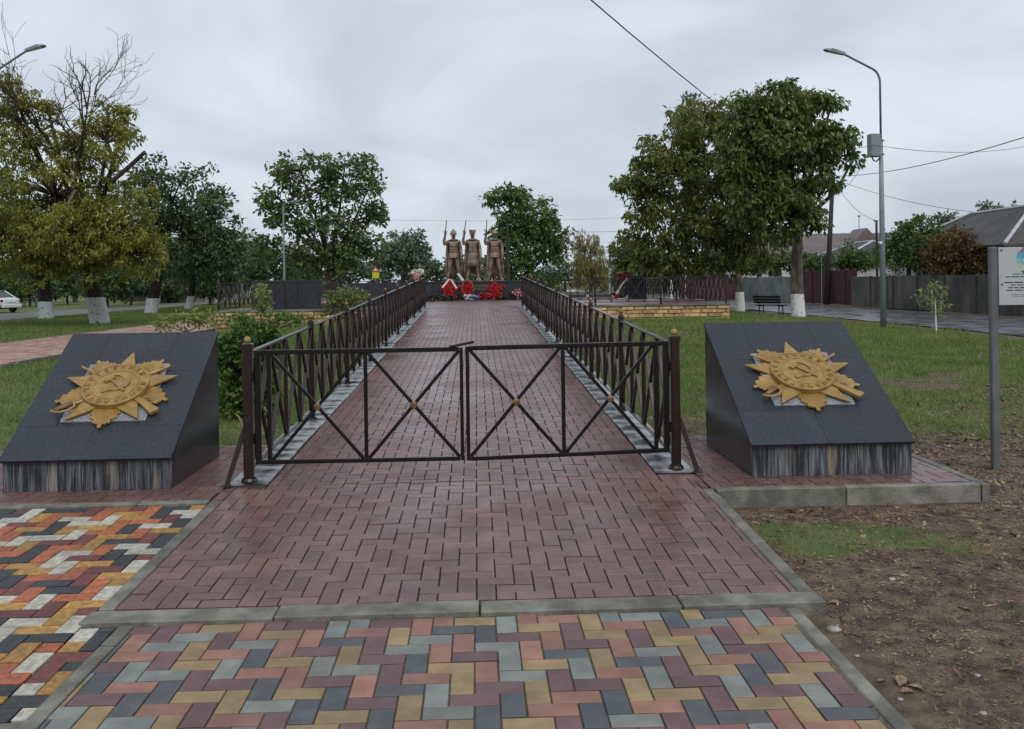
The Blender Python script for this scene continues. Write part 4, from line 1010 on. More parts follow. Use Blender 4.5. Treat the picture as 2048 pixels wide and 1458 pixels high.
street_lamp('tall grey street lamp with a meter box on the right lawn', B, 7.72, pd(1658, 101, 21.5), True)
B = xd(-15.6, 22.0, 0)
street_lamp('street lamp at the left edge whose arm reaches in over the trees', B, 7.75, pd(81, 93, 21.5), False)

def wire(label, pts, r=.012):
    """sagging wire through supports"""
    P = []
    for (a, b, sag) in pts:
        a, b = Vector(a), Vector(b)
        for k in range(13):
            t_ = k / 12; p = a.lerp(b, t_); p.z -= 4 * sag * t_ * (1 - t_)
            if not P or (p - P[-1]).length > .01: P.append(p)
    o = MB().tube(P, r, 5).build('overhead_wire', M_BLACK); tag(o, label, 'wire'); return o
# wooden pole at the burgundy fence
wp = gp(1653, 609, 0); POLE_TOP = pd(1666, 348, 44.3)
t = thing('utility_pole', 'leaning dark wooden utility pole before the burgundy fence', 'utility pole', wp)
tp = POLE_TOP - wp
MB().tube([(0, 0, -.1), tuple(tp * .5), tuple(tp)], [.17, .14, .11], 10).build('pole', M_WOOD, t, True)
MB().tube([tuple(tp + Vector((-.35, -.1, -.25))), tuple(tp + Vector((.35, -.1, -.25)))], .04, 6).build('cross_arm', M_WOOD, t)
for k in (-.3, .3): MB().lathe([(.04, 0), (.05, .06), (.03, .12)], 8, tuple(tp + Vector((k, -.1, -.21)))).build('insulator', M_WHITE, t)
MB().tube([(-.3, -.05, 0), (-.27, -.05, 3.0)], .02, 6).build('conduit', M_STEEL, t)
wire('thick black wire crossing the sky from the top edge into the walnut tree', [(pd(1130, -45, 13), pd(1664, 352, 44.3), .5)], .014)
wire('thick black wire running from the wooden pole to the right edge', [(pd(1668, 352, 44.3), pd(2120, 252, 20), .35)], .016)
LB = gp(1767, 663)
wire('thin wire high up from the meter box to the right edge', [(pd(1690, 292, 45), pd(1748, 290, 21.5), .1), (pd(1748, 290, 21.5), pd(2130, 272, 30), .4)], .008)
wire('thin wire rising steeply from the wooden pole to the meter box', [(pd(1668, 372, 44.2), pd(1745, 288, 21.3), .6)], .008)
wire('thin wire from the wooden pole down to the small black post', [(pd(1668, 362, 44.2), pd(1757, 442, 44), .5)], .012)
wire('thin low wire from the wooden pole to the house roof', [(pd(1668, 358, 44.2), pd(1960, 425, 40), .3)], .012)
wire('faint far wire behind the three statues', [(pd(700, 438, 95), pd(1240, 436, 95), .3)], .012)
wire('faint far wire right of the green tree', [(pd(1100, 462, 90), pd(1320, 455, 90), .3)], .02)
t = thing('utility_pole', 'pale concrete utility pole beyond the right side of the plaza', 'utility pole', pd(1221, 592, 60))
MB().tube([(0, 0, 0), (0, 0, 2.2)], [.13, .12], 8).build('painted_base', M_WHITE, t); MB().tube([(0, 0, 2.2), (0, 0, 4.1)], [.11, .09], 8).build('pole', M_CONC, t)
MB().box(-.3, .3, -.03, .03, 3.85, 3.93).build('cross_arm', M_WOOD, t)
t = thing('utility_pole', 'dark pole with a lamp bracket standing before the green tree by the statues', 'utility pole', pd(1017, 598, 46))
MB().tube([(0, 0, -.1), (0, 0, 4.6)], [.11, .08], 8).build('pole', M_WOOD, t); MB().tube([(0, 0, 4.45), (.2, 0, 4.55), (.35, 0, 4.4)], .03, 6).build('bracket', M_STEEL, t)
t = thing('street_lamp', 'slim pale street lamp beyond the left plaza before the dark oak', 'street lamp', pd(569, 599, 51))
MB().tube([(0, 0, 0), (0, 0, 6.3)], [.09, .05], 8).build('pole', M_STEEL, t); MB().tube([(0, 0, 6.3), (.1, 0, 6.5), (.7, 0, 6.65)], .035, 6).build('arm', M_STEEL, t); MB().box(.6, 1.1, -.08, .08, 6.6, 6.7).build('lamp_head', M_STEEL, t)
t = thing('white_post', 'white painted post beyond the right plaza fence', 'post', pd(1343, 600, 47)); MB().tube([(0, 0, 0), (0, 0, 2.78)], .09, 8).build('shaft', M_WHITE, t); MB().lathe([(.09, 2.78), (.06, 2.95), (.001, 3.02)], 8).build('cap', M_WHITE, t)
t = thing('gas_pipe', 'white bent gas pipe frame above the burgundy arched gate', 'pipe', pd(1372, 597, 56))
MB().tube([(0, 0, 0), (0, 0, 2.75), (.1, 0, 2.85), (.8, 0, 2.85), (.9, 0, 2.75), (.9, 0, 2.0), (1.2, 0, 1.5)], .05, 6).build('pipe', M_WHITE, t)
t = thing('black_post', 'thin black post behind the burgundy fence with a wire on top', 'post', pd(1755, 600, 47)); MB().tube([(0, 0, 0), (0, 0, 4.95)], .07, 6).build('shaft', M_BLACK, t); MB().box(-.2, .1, -.03, .03, 4.9, 4.96).build('bracket', M_BLACK, t)
t = thing('tv_mast', 'thin television mast on the long brown roof', 'antenna', pd(1719, 508, 74)); MB().tube([(0, 0, 0), (0, 0, 3.7)], .04, 5).build('mast', M_STEEL, t); MB().lathe([(.001, 3.6), (.2, 3.75), (.001, 3.8)], 6).build('antenna_head', M_STEEL, t)

# warning sign far off
M_SIGNY = mat('sign_yellow', (0.62, 0.60, 0.02), 0.5, 0.05, 3); M_SIGNR = mat('sign_red', (0.45, 0.02, 0.02), 0.5, 0.05, 3)
t = thing('road_sign', 'bright yellow road sign with a red bordered triangle left of the statues', 'road sign', pd(752, 588, 72))
MB().tube([(0, 0, 0), (0, 0, 2.7)], .04, 6).build('pole', M_STEEL, t); MB().box(-.32, .32, -.05, -.03, 1.5, 2.35).build('yellow_board', M_SIGNY, t)
MB().prism([(-.36, 0), (.36, 0), (0, .62)], 0, .015, M=Matrix.Translation((0, -.055, 2.1)) @ Matrix.Rotation(math.radians(90), 4, 'X')).build('triangle', M_SIGNR, t)
MB().prism([(-.2, 0), (.2, 0), (0, .35)], 0, .01, M=Matrix.Translation((0, -.075, 2.19)) @ Matrix.Rotation(math.radians(90), 4, 'X')).build('triangle_field', M_WHITE, t)

# information board at the right edge
def info_board():
    p = gp(1991, 936, -.06); t = thing('information_board', 'grey information board on steel posts at the right edge', 'sign', (p.x, p.y, -.08), math.radians(-4))
    H = 1.90
    for k, x in enumerate((0, .86)):
        MB().bbox(x - .03, x + .03, -.03, .03, 0, H, .008).build('post', M_DARKSTEEL, t)
    M_PANEL = mat('panel_grey', (0.42, 0.45, 0.445), 0.4, 0.04, 2)
    pn = MB().bbox(0, .79, 0, .49, 0, .012, .003).build('panel', M_PANEL, t); pn.matrix_local = Matrix.Translation((.035, -.02, H - .495)) @ Matrix.Rotation(math.radians(90), 4, 'X')
    for x in (.025, .765):
        for y in (.02, .18, .32, .47):
            if y in (.02, .32): continue
            MB().lathe([(.011, .012), (.011, .017), (.006, .02), (.001, .021)], 10).build('bolt', M_STEEL, pn, True).location = (x, y, 0)
    lines = [(.11, .262, .28, .006), (.055, .240, .39, .008), (.045, .192, .41, .009), (.10, .170, .30, .007), (.075, .148, .35, .008), (.06, .126, .38, .008), (.10, .088, .30, .004), (.12, .075, .26, .004)]
    for k, (x0, y, w, hgt) in enumerate(lines):
        x, rr = x0, random.Random(k)
        while x < .79 - x0:
            ww = min(rr.uniform(.03, .075), .79 - x0 - x)
            if ww > .01: MB().box(x, x + ww, y - hgt / 2, y + hgt / 2, .0122, .0128).build('text_word', M_BLACK if hgt > .005 else M_DARKSTEEL, pn)
            x += ww + .010
    # coat of arms: wavy blue shield with pale field, red crest above, dark foot
    cols = [((0.10, 0.28, 0.40), [(-.10, .10), (.10, .10), (.115, .04), (-.115, .03)]), ((0.20, 0.42, 0.46), [(-.115, .03), (.115, .04), (.10, -.03), (-.10, -.02)]), ((0.42, 0.46, 0.36), [(-.10, -.02), (.10, -.03), (.05, -.085), (-.06, -.08)]),
            ((0.03, 0.05, 0.10), [(-.03, .02), (.06, .03), (.07, .0), (-.02, .005)]), ((0.34, 0.12, 0.16), [(-.085, .105), (-.05, .15), (.0, .125), (.05, .15), (.085, .105)]), ((0.06, 0.08, 0.07), [(-.075, -.09), (.07, -.095), (.04, -.115), (-.05, -.11)])]
    for k, (c, P) in enumerate(cols):
        MB().prism(P, .0122 + .0004 * k, .0128 + .0006 * k, M=Matrix.Translation((.395 - .11, .365, 0)) if False else Matrix.Translation((.255, .365, 0)) @ Matrix.Diagonal((.95, .85, 1, 1))).build('emblem_field', mat('emblem_%d' % k, c, 0.5, 0.25, 40), pn)
info_board()

# benches
def bench(label, p, rot, group='park benches'):
    t = thing('park_bench', label, 'bench', p, rot, group)
    for k in range(4): MB().bbox(-.7, .7, -.02 + k * .105, .07 + k * .105, .40 + .012 * abs(k - 1.5), .43 + .012 * abs(k - 1.5), .005).build('seat_slat', M_BLACK, t)
    for k in range(3): MB().bbox(-.7, .7, 0, .028, 0, .09, .005, M=Matrix.Translation((0, .42 + k * .03, .52 + k * .115)) @ Matrix.Rotation(-.25, 4, 'X')).build('back_slat', M_BLACK, t)
    for x in (-.5, .5):
        MB().tube([(x, .05, 0), (x, .07, .40)], .022, 6).build('leg', M_BLACK, t); MB().tube([(x, .33, 0), (x, .33, .40)], .022, 6).build('leg', M_BLACK, t)
        MB().tube([(x, -.02, .40), (x, .36, .395), (x, .42, .5), (x, .51, .88)], .022, 6).build('side_frame', M_BLACK, t)
bench('dark slatted park bench between the two walnut trees', gp(1548, 630), math.radians(125))
bench('small dark bench at the white washed tree on the far left', gp(62, 614, 0), math.radians(180), 'park benches')

# ------------------------------------------------------------------ trees and shrubs
def leaf_quads(C, D, Nn, L, W):
    """rhombic leaves: centres C, length axis D, normals Nn"""
    D = D / np.linalg.norm(D, axis=1, keepdims=True)
    S = np.cross(D, Nn); S /= np.linalg.norm(S, axis=1, keepdims=True) + 1e-9
    L, W = L[:, None], W[:, None]
    V = np.stack([C, C + D * L * .45 + S * W * .5, C + D * L, C + D * L * .45 - S * W * .5], 1).reshape(-1, 3)
    return V
def lobes_px(spec, D):
    """(u, v, half width, half height[, depth offset]) seen at distance D -> world ellipsoids"""
    out = []
    for s in spec:
        dd = D + (s[4] if len(s) > 4 else 0)
        c = pd(s[0], s[1], dd); rx, rz = s[2] / F * dd * K, s[3] / F * dd * K
        out.append((c, rx, (rx + rz) / 2, rz))
    return out
def tree(name, label, cat, base, lobes, leafm, barkm, r0=.2, leaf=(.16, .08), nclump=16, nleaf=70, clump=.5, droop=.5, fork=.35, seed=1, limbs=True, lean=(0, 0), group=None, ztop=None, twigs=True, dens=1.0, tlean=.35):
    g = np.random.default_rng(seed); base = Vector(base)
    t = thing(name, label, cat, base, 0, group)
    mean = sum((l[0] for l in lobes), Vector()) / len(lobes)
    top = Vector((mean.x - base.x + lean[0], mean.y - base.y + lean[1], 0)) * tlean
    zmin = min(l[0].z - l[3] for l in lobes) - base.z; zmax = max(l[0].z + l[3] for l in lobes) - base.z
    zf = zmin + (zmax - zmin) * fork
    tr = MB(); fk = Vector((top.x, top.y, zf))
    flare = [(0, 0, -.1), (0, 0, .05 + r0 * .3), tuple(fk * .35 + Vector((g.normal(0, r0*.2), 0, 0))), tuple(fk * .7), tuple(fk)]
    tr.tube(flare, [r0 * 1.22, r0 * 1.04, r0 * .95, r0 * .8, r0 * .62], 12)
    CC = []; avga = sum(l[1] * l[3] for l in lobes) / len(lobes)
    for c, rx, ry, rz in lobes:
        c = c - base
        n = max(4, int(nclump * dens * min(2.2, max(.12, (rx * rz / avga) ** .8))))
        u = g.normal(size=(n, 3)); u /= np.linalg.norm(u, axis=1, keepdims=True)
        r = g.uniform(.25, 1.0, n) ** .5
        no = max(2, int(n * .42)); r[:no] = g.uniform(.98, 1.34, no)
        P = np.array(c) + u * r[:, None] * np.array((rx, ry, rz)) * .90
        if limbs:
            mid = fk.lerp(c, .5) + Vector((g.normal(0, .15), g.normal(0, .15), -.1 * rz))
            rb = r0 * .42
            tr.tube([tuple(fk * .92), tuple(mid), tuple(c)], [rb, rb * .62, rb * .3], 7)
            if twigs:
                for p in P[::2]:
                    p = Vector(p); q = c.lerp(p, .5) + Vector((0, 0, .06 * rz)); tr.tube([tuple(c), tuple(q), tuple(p)], [rb * .28, rb * .16, .008], 4, cap=False)
        sz = np.full((n, 1), 1.0); sz[:no] = g.uniform(.32, .62, (no, 1))
        CC.append(np.concatenate([P, sz], 1))
    tr.build('trunk', barkm, t, True)
    CC = np.concatenate(CC); SZ = CC[:, 3]; CC = CC[:, :3]
    N = len(CC); k = nleaf
    cr = clump * g.uniform(.6, 1.25, N) * SZ
    off = g.normal(size=(N, k, 3)); off *= (g.uniform(0, 1, (N, k, 1)) ** .33) / (np.linalg.norm(off, axis=2, keepdims=True))
    off[..., 2] *= .75
    C = (CC[:, None, :] + off * cr[:, None, None]).reshape(-1, 3)
    D_ = (off.reshape(-1, 3) * .6 + g.normal(size=(N * k, 3)) * .6); D_[:, 2] -= droop
    Nn = g.normal(size=(N * k, 3)) * .7; Nn[:, 2] += 1.0
    sv = g.uniform(.5, 1.3, N * k); L = leaf[0] * sv; W = leaf[1] * sv * g.uniform(.75, 1.25, N * k)
    keep = (C[:, 2] > .05) & (g.uniform(0, 1, N * k) < np.repeat(np.clip(SZ * .75 + .12, 0, .92), k))
    V = leaf_quads(C[keep], D_[keep], Nn[keep], L[keep], W[keep])
    cm = big_mesh('crown', V, np.arange(len(V)), 4, leafm)
    cr_ = obj('crown', cm, None, t)
    return t, fk

LM = {
 'olive': leaf_mat('leaf_olive', ((0.084, 0.124, 0.027), (0.242, 0.243, 0.038), (0.312, 0.301, 0.048))),
 'dark': leaf_mat('leaf_dark', ((0.044, 0.081, 0.036), (0.074, 0.122, 0.047), (0.123, 0.178, 0.058))),
 'oak': leaf_mat('leaf_oak', ((0.062, 0.105, 0.036), (0.102, 0.159, 0.047), (0.172, 0.232, 0.067))),
 'green': leaf_mat('leaf_green', ((0.048, 0.096, 0.027), (0.094, 0.163, 0.041), (0.164, 0.229, 0.066))),
 'walnut': leaf_mat('leaf_walnut', ((0.061, 0.092, 0.024), (0.136, 0.173, 0.037), (0.219, 0.230, 0.047))),
 'walnutg': leaf_mat('leaf_walnut_green', ((0.054, 0.095, 0.029), (0.115, 0.167, 0.041), (0.208, 0.231, 0.056))),
 'grey': leaf_mat('leaf_greyish', ((0.086, 0.123, 0.079), (0.130, 0.175, 0.112), (0.184, 0.236, 0.149))),
 'willow': leaf_mat('leaf_willow', ((0.146, 0.138, 0.050), (0.240, 0.196, 0.062), (0.240, 0.240, 0.089))),
 'red': leaf_mat('leaf_redbrown', ((0.044, 0.064, 0.018), (0.147, 0.084, 0.029), (0.180, 0.112, 0.038))),
 'bush': leaf_mat('leaf_bush', ((0.039, 0.098, 0.023), (0.078, 0.173, 0.036), (0.186, 0.240, 0.050)), nscale=2.5),
 'lime': leaf_mat('leaf_lime', ((0.138, 0.253, 0.046), (0.253, 0.281, 0.068), (0.281, 0.281, 0.116)), nscale=2.5),
 'poplar': leaf_mat('leaf_poplar', ((0.058, 0.089, 0.058), (0.090, 0.130, 0.086), (0.138, 0.177, 0.118))),
}
BK = bark_mat('bark', (0.060, 0.045, 0.034)); BKW = bark_mat('bark_washed', (0.060, 0.045, 0.034), 1.22, (0.55, 0.55, 0.53)); BKG = bark_mat('bark_grey', (0.13, 0.115, 0.09), .98, (0.66, 0.66, 0.63)); BKW2 = bark_mat('bark_washed_far', (0.030, 0.024, 0.020), .95, (0.42, 0.44, 0.45))

# yellowing tree with dead top, left
p = gp(199, 648)
t, fk = tree('yellowing_tree', 'big yellowing tree with bare dead top and white washed trunk at left', 'tree', p,
     lobes_px([(40, 250, 60, 75), (215, 285, 52, 75), (110, 390, 120, 90), (245, 440, 75, 90), (40, 480, 110, 90), (190, 500, 105, 70), (-70, 400, 100, 150), (280, 500, 45, 55), (150, 300, 40, 50), (20, 170, 18, 30), (120, 470, 100, 70, -1.0), (250, 240, 14, 30), (95, 215, 14, 18)], 30.8),
     LM['olive'], BKW, .40, (.17, .075), 62, 105, .50, .9, .12, 21)
def dead_branch(mb, p, d, L, r, depth, g):
    p = Vector(p); pts, rad = [p], [r]
    for k in range(4):
        d = (d + Vector(g.normal(size=3)) * .13).normalized(); p = p + d * (L / 4); pts.append(p); rad.append(r * (1 - .17 * (k + 1)))
        if depth and k > 0:
            for _ in range(2 if depth > 1 else 1):
                nd = (d + Vector(g.normal(size=3)) * .55 + Vector((0, 0, .15))).normalized()
                dead_branch(mb, p, nd, L * g.uniform(.40, .62), r * .5, depth - 1, g)
    mb.tube(pts, [max(.006, q_) for q_ in rad], 5, cap=False)
g = np.random.default_rng(4); mb = MB(); b0 = pd(150, 368, 30.5) - p
for tgt, rr in (((62, 215), .10), ((165, 215), .085), ((200, 190), .05), ((20, 175), .05)):
    e = pd(tgt[0], tgt[1], 30.0 + g.uniform(-.8, .8)) - p; d = (e - b0).normalized()
    dead_branch(mb, b0, d, (e - b0).length * 1.0, rr, 3, g)
mb.tube([tuple(fk), tuple((fk + b0) / 2 + Vector((.1, -.1, 0))), tuple(b0)], [.25, .2, .16], 8)
mb.build('dead_limbs', BK, t, True)
MB().tube([tuple(pd(225, 362, 29.4) - p), tuple(pd(262, 330, 29.1) - p), tuple(pd(290, 304, 28.9) - p)], [.09, .085, .075], 8).build('sawn_branch', BK, t)
MB().tube([tuple(pd(150, 380, 29.6) - p), tuple(pd(120, 440, 29.0) - p), tuple(pd(85, 490, 28.6) - p)], [.06, .05, .02], 6).build('hanging_branch', BKG, t)

def far_tree(name, label, u, D, spec, lm, bk=BK, r0=.25, leaf=.30, ncl=22, nl=70, cl=.8, seed=1, fork=.25, droop=.35, group='trees behind the memorial', wr=.5, base=None, dens=1.0):
    b = base if base is not None else pd(u, HOR + CAMH * F / D, D); b = Vector((b.x, b.y, 0))
    return tree(name, label, 'tree', b, lobes_px(spec, D), LM[lm], bk, r0, (leaf, leaf * wr), ncl, nl, cl, droop, fork, seed, True, group=group, dens=dens)
far_tree('dark_tree', 'dark broad tree with white washed trunk right of the yellowing tree', 302, 45, [(345, 400, 75, 85), (420, 440, 55, 80), (310, 470, 70, 70), (385, 500, 90, 65), (440, 510, 45, 55), (300, 380, 45, 60)], 'dark', BKW2, .36, .30, 34, 90, .85, 31)
far_tree('dark_tree', 'dark tree with pale trunk base left of the plaza corner', 377, 52, [(410, 500, 70, 55), (470, 520, 45, 50), (360, 520, 60, 45)], 'dark', BKW2, .26, .32, 30, 90, .9, 32)
far_tree('dark_tree', 'dark tree with white washed leaning trunk at the far left', 93, 39, [(20, 470, 90, 95), (90, 500, 80, 55), (-40, 430, 80, 120), (150, 520, 60, 40)], 'dark', BKW2, .36, .27, 34, 90, .8, 33)
far_tree('oak_tree', 'open crowned dark oak with sky showing through, left of the statues', 667, 62, [(600, 340, 62, 34), (690, 330, 62, 34), (560, 400, 42, 34), (640, 385, 60, 30), (735, 380, 38, 42), (545, 430, 34, 22), (610, 445, 40, 26), (680, 450, 45, 34), (740, 425, 34, 22), (590, 500, 58, 26), (690, 505, 62, 30), (735, 490, 42, 36), (650, 530, 60, 20), (520, 500, 40, 36)], 'oak', BK, .42, .42, 24, 55, .85, 34, .12)
far_tree('dark_tree', 'low dark tree between the left plaza and the oak', 535, 70, [(520, 520, 55, 40), (570, 535, 50, 30), (500, 545, 40, 30)], 'dark', BK, .3, .4, 26, 70, 1.0, 35)
far_tree('grey_tree', 'grey green rounded tree between the oak and the statues', 805, 95, [(800, 500, 38, 40), (832, 490, 18, 28), (835, 530, 28, 32), (778, 535, 32, 32)], 'grey', BK, .35, .55, 30, 70, 1.2, 36)
far_tree('broadleaf_tree', 'bright green conical tree right behind the statues', 1062, 54, [(1042, 405, 30, 34), (1015, 455, 34, 44), (1080, 445, 36, 44), (1050, 490, 60, 55), (1112, 480, 28, 40), (1060, 545, 75, 40), (1000, 400, 20, 25)], 'green', BK, .25, .34, 30, 85, .75, 37)
far_tree('willow_tree', 'thin yellow willow far behind the right plaza', 1182, 100, [(1180, 515, 26, 44), (1165, 540, 22, 36), (1205, 545, 24, 30), (1158, 490, 8, 30)], 'willow', BK, .25, .7, 26, 60, 1.0, 38, droop=2.2, wr=.18)
far_tree('green_tree', 'olive green tree beside the pale concrete pole', 1258, 58, [(1255, 505, 30, 34), (1265, 550, 38, 36), (1300, 540, 30, 40)], 'walnutg', BK, .25, .34, 30, 80, .75, 39)
far_tree('poplar_tree', 'grey green poplar top rising behind the walnut trees', 1375, 62, [(1382, 225, 10, 40), (1360, 250, 14, 34), (1395, 260, 22, 40), (1380, 330, 40, 60), (1380, 430, 45, 60)], 'poplar', BK, .3, .42, 26, 70, .8, 40, droop=-.5, wr=.3)
# walnut pair at the right street
tree('walnut_tree', 'walnut tree with white washed trunk nearest the street lamp', 'tree', gp(1597, 636),
     lobes_px([(1555, 215, 62, 42), (1625, 210, 45, 28), (1665, 205, 16, 14), (1560, 290, 78, 55), (1640, 285, 45, 50), (1690, 275, 22, 22), (1705, 320, 10, 14), (1595, 370, 75, 60), (1560, 435, 60, 42), (1610, 430, 32, 30), (1572, 168, 16, 14), (1500, 235, 40, 40), (1490, 300, 50, 60), (1500, 390, 50, 60)], 28.0),
     LM['walnutg'], BKG, .26, (.24, .10), 26, 95, .50, .9, .14, 41, group='walnut trees at the right street', tlean=.06)
tree('walnut_tree', 'browning walnut tree with white washed trunk nearer the plaza', 'tree', gp(1481, 623),
     lobes_px([(1400, 250, 70, 48), (1480, 235, 55, 45), (1510, 290, 40, 60), (1330, 305, 62, 40), (1275, 350, 34, 36), (1380, 350, 95, 60), (1470, 340, 60, 70), (1300, 410, 55, 42), (1390, 440, 90, 60), (1470, 440, 60, 60), (1275, 480, 34, 36), (1340, 510, 70, 36), (1420, 520, 70, 36), (1500, 480, 50, 45), (1245, 365, 14, 14)], 31.8),
     LM['walnut'], BKG, .22, (.25, .10), 28, 95, .55, .9, .12, 42, group='walnut trees at the right street', tlean=.06)
# yards behind the right fence
far_tree('garden_tree', 'green garden tree behind the concrete fence right of the lamp', 1815, 38.5, [(1815, 490, 38, 50), (1845, 465, 36, 30), (1790, 520, 30, 36), (1860, 520, 40, 40)], 'green', BK, .15, .22, 30, 80, .5, 43, group='garden trees on the right')
far_tree('red_shrub_tree', 'red brown and green tree overhanging the concrete fence', 1920, 34.6, [(1905, 485, 42, 26), (1880, 515, 36, 24), (1945, 520, 48, 28), (1915, 540, 50, 16)], 'red', BK, .12, .17, 34, 90, .4, 44, group='garden trees on the right')
far_tree('garden_tree', 'small tree tops peeping over the dark roof at right', 1960, 52, [(1990, 418, 40, 12), (1900, 440, 40, 14), (1940, 470, 60, 30)], 'grey', BK, .15, .3, 22, 50, .5, 45, group='garden trees on the right')
far_tree('garden_tree', 'green shrubs over the burgundy fence near the wooden pole', 1690, 47, [(1625, 525, 32, 18), (1690, 515, 18, 28), (1730, 520, 40, 18)], 'green', BK, .12, .24, 26, 70, .5, 46, group='garden trees on the right')
far_tree('garden_tree', 'dark shrub behind the grey fence between the walnut trunks', 1540, 58, [(1535, 525, 38, 22), (1590, 520, 30, 24), (1500, 530, 30, 20)], 'walnutg', BK, .12, .3, 26, 70, .6, 47, group='garden trees on the right')
# far tree line closing the horizon, each one a tree
lines = [(40, 90, 'dark'), (150, 85, 'dark'), (240, 95, 'dark'), (330, 80, 'oak'), (450, 95, 'dark'), (600, 100, 'oak'), (700, 110, 'grey'), (880, 120, 'dark'), (950, 125, 'oak'), (1130, 115, 'grey'), (1230, 120, 'oak'), (1330, 90, 'dark'), (1440, 85, 'oak'), (1570, 110, 'grey'), (1690, 115, 'oak'), (1850, 90, 'dark'), (1980, 80, 'oak')]
names_ = ['behind the white car', 'behind the leaning white washed trunk', 'behind the rusty fence', 'behind the pale plank fence', 'behind the left plaza corner', 'left of the oak trunk', 'right of the oak trunk', 'just left of the statues', 'directly behind the statues', 'between the green tree and the willow', 'behind the pale concrete pole', 'behind the white post', 'behind the burgundy arched gate', 'behind the white walled house', 'behind the long brown roof', 'behind the overhung concrete fence', 'behind the dark hip roof']
for k, (u, D, lm) in enumerate(lines):
    hh = R.uniform(26, 40); ww = R.uniform(55, 80)
    far_tree('distant_tree', 'distant low tree line crown ' + names_[k], u, D, [(u, 556 - hh * .5, ww * .6, hh * .7), (u - ww * .5, 565 - hh * .3, ww * .5, hh * .6), (u + ww * .5, 562 - hh * .3, ww * .5, hh * .6)], lm, BK, .25, .6, 24, 60, 1.1, 60 + k, group='distant trees on the horizon')

hedge = [(-20, 'behind the parked white car'), (60, 'behind the far left bench'), (135, 'between the two left white washed trunks'), (215, 'right behind the yellowing tree trunk'), (262, 'beside the rusty red fence'), (335, 'over the pale plank fence'), (420, 'behind the plaza corner post')]
for k, (u, lab) in enumerate(hedge):
    D = 62 + 6 * (k % 3)
    far_tree('hedge_bush', 'dark leafy bush on the far road side ' + lab, u, D, [(u, 578, 44, 16), (u - 26, 572, 34, 20), (u + 24, 566, 36, 24), (u, 555, 40, 18)], 'dark', BK, .1, .34, 24, 60, .8, 90 + k, group='dark bushes along the left road')
# shrubs near the ramp
def shrub(label, base, spec, D, lm, leaf, ncl, nl, cl, seed, name='shrub', r0=.03, droop=.2, fork=.1, wr=.55):
    return tree(name, label, 'shrub', Vector((base.x, base.y, 0)), lobes_px(spec, D), LM[lm], BK, r0, (leaf, leaf * wr), ncl, nl, cl, droop, fork, seed, True, group=None)
shrub('dense green bush between the left monument and the ramp fence', pd(490, 860, 9.2), [(500, 690, 48, 50), (478, 770, 40, 70), (520, 800, 36, 60), (462, 710, 20, 40), (530, 665, 18, 20), (470, 830, 36, 36)], 9.2, 'bush', .065, 34, 110, .16, 51)
shrub('light green leafy plant behind the left monument', pd(375, 680, 14), [(370, 638, 40, 12), (335, 648, 24, 8), (412, 640, 22, 14)], 15.5, 'lime', .09, 12, 26, .2, 52, 'leafy_plant')
shrub('pale green sapling before the left granite stele', pd(522, 650, 18), [(522, 585, 12, 18), (515, 610, 16, 14), (530, 600, 10, 16)], 18, 'lime', .10, 8, 24, .16, 53, 'sapling')
shrub('dark rose bush with pale blooms left of the ramp fence', pd(690, 660, 17), [(690, 592, 34, 20), (670, 610, 30, 22), (715, 600, 26, 24), (690, 630, 30, 16)], 17, 'walnutg', .075, 22, 36, .2, 54, 'rose_bush')
shrub('low mixed shrub behind the dense green bush', pd(560, 690, 14), [(560, 640, 30, 14), (600, 636, 22, 9), (475, 640, 30, 12)], 14, 'bush', .07, 12, 36, .18, 55)
# dry arching lily leaves beside the left monument
t = thing('dry_plant', 'dry yellow arching leaves between the left monument and the gate post', 'plant', xd(-2.72, 7.75, -.06))
g = np.random.default_rng(9); M_DRY = mat('dry_leaf', (0.24, 0.17, 0.06), 0.6, 0.3, 9)
for k in range(16):
    a = g.uniform(0, 6.28); L = g.uniform(.22, .46); h = g.uniform(.12, .42); pts = [Vector((math.cos(a) * L * s, math.sin(a) * L * s * .6, h * 4 * s * (1 - s * .85))) for s in np.linspace(0, 1, 8)]
    sd = Vector((-math.sin(a), math.cos(a), 0)); mb = MB(); w = [.012, .013, .013, .012, .010, .008, .005, .001]
    mb.add([p_ + sd * w[i] for i, p_ in enumerate(pts)] + [p_ - sd * w[i] for i, p_ in enumerate(pts)], [(i, i+1, 8+i+1, 8+i) for i in range(7)]); mb.build('blade', M_DRY, t)
# thin young tree by the street
p = gp(1873, 667, 0)
tree('young_tree', 'thin young tree with white stem on the right lawn', 'tree', p, lobes_px([(1868, 575, 22, 14), (1850, 595, 16, 14), (1880, 600, 12, 22), (1866, 620, 18, 12)], 20.8), LM['lime'], bark_mat('bark_young', (0.3, 0.28, 0.25), .9, (0.6, 0.6, 0.58)), .022, (.12, .05), 10, 9, .2, .5, .5, 56)

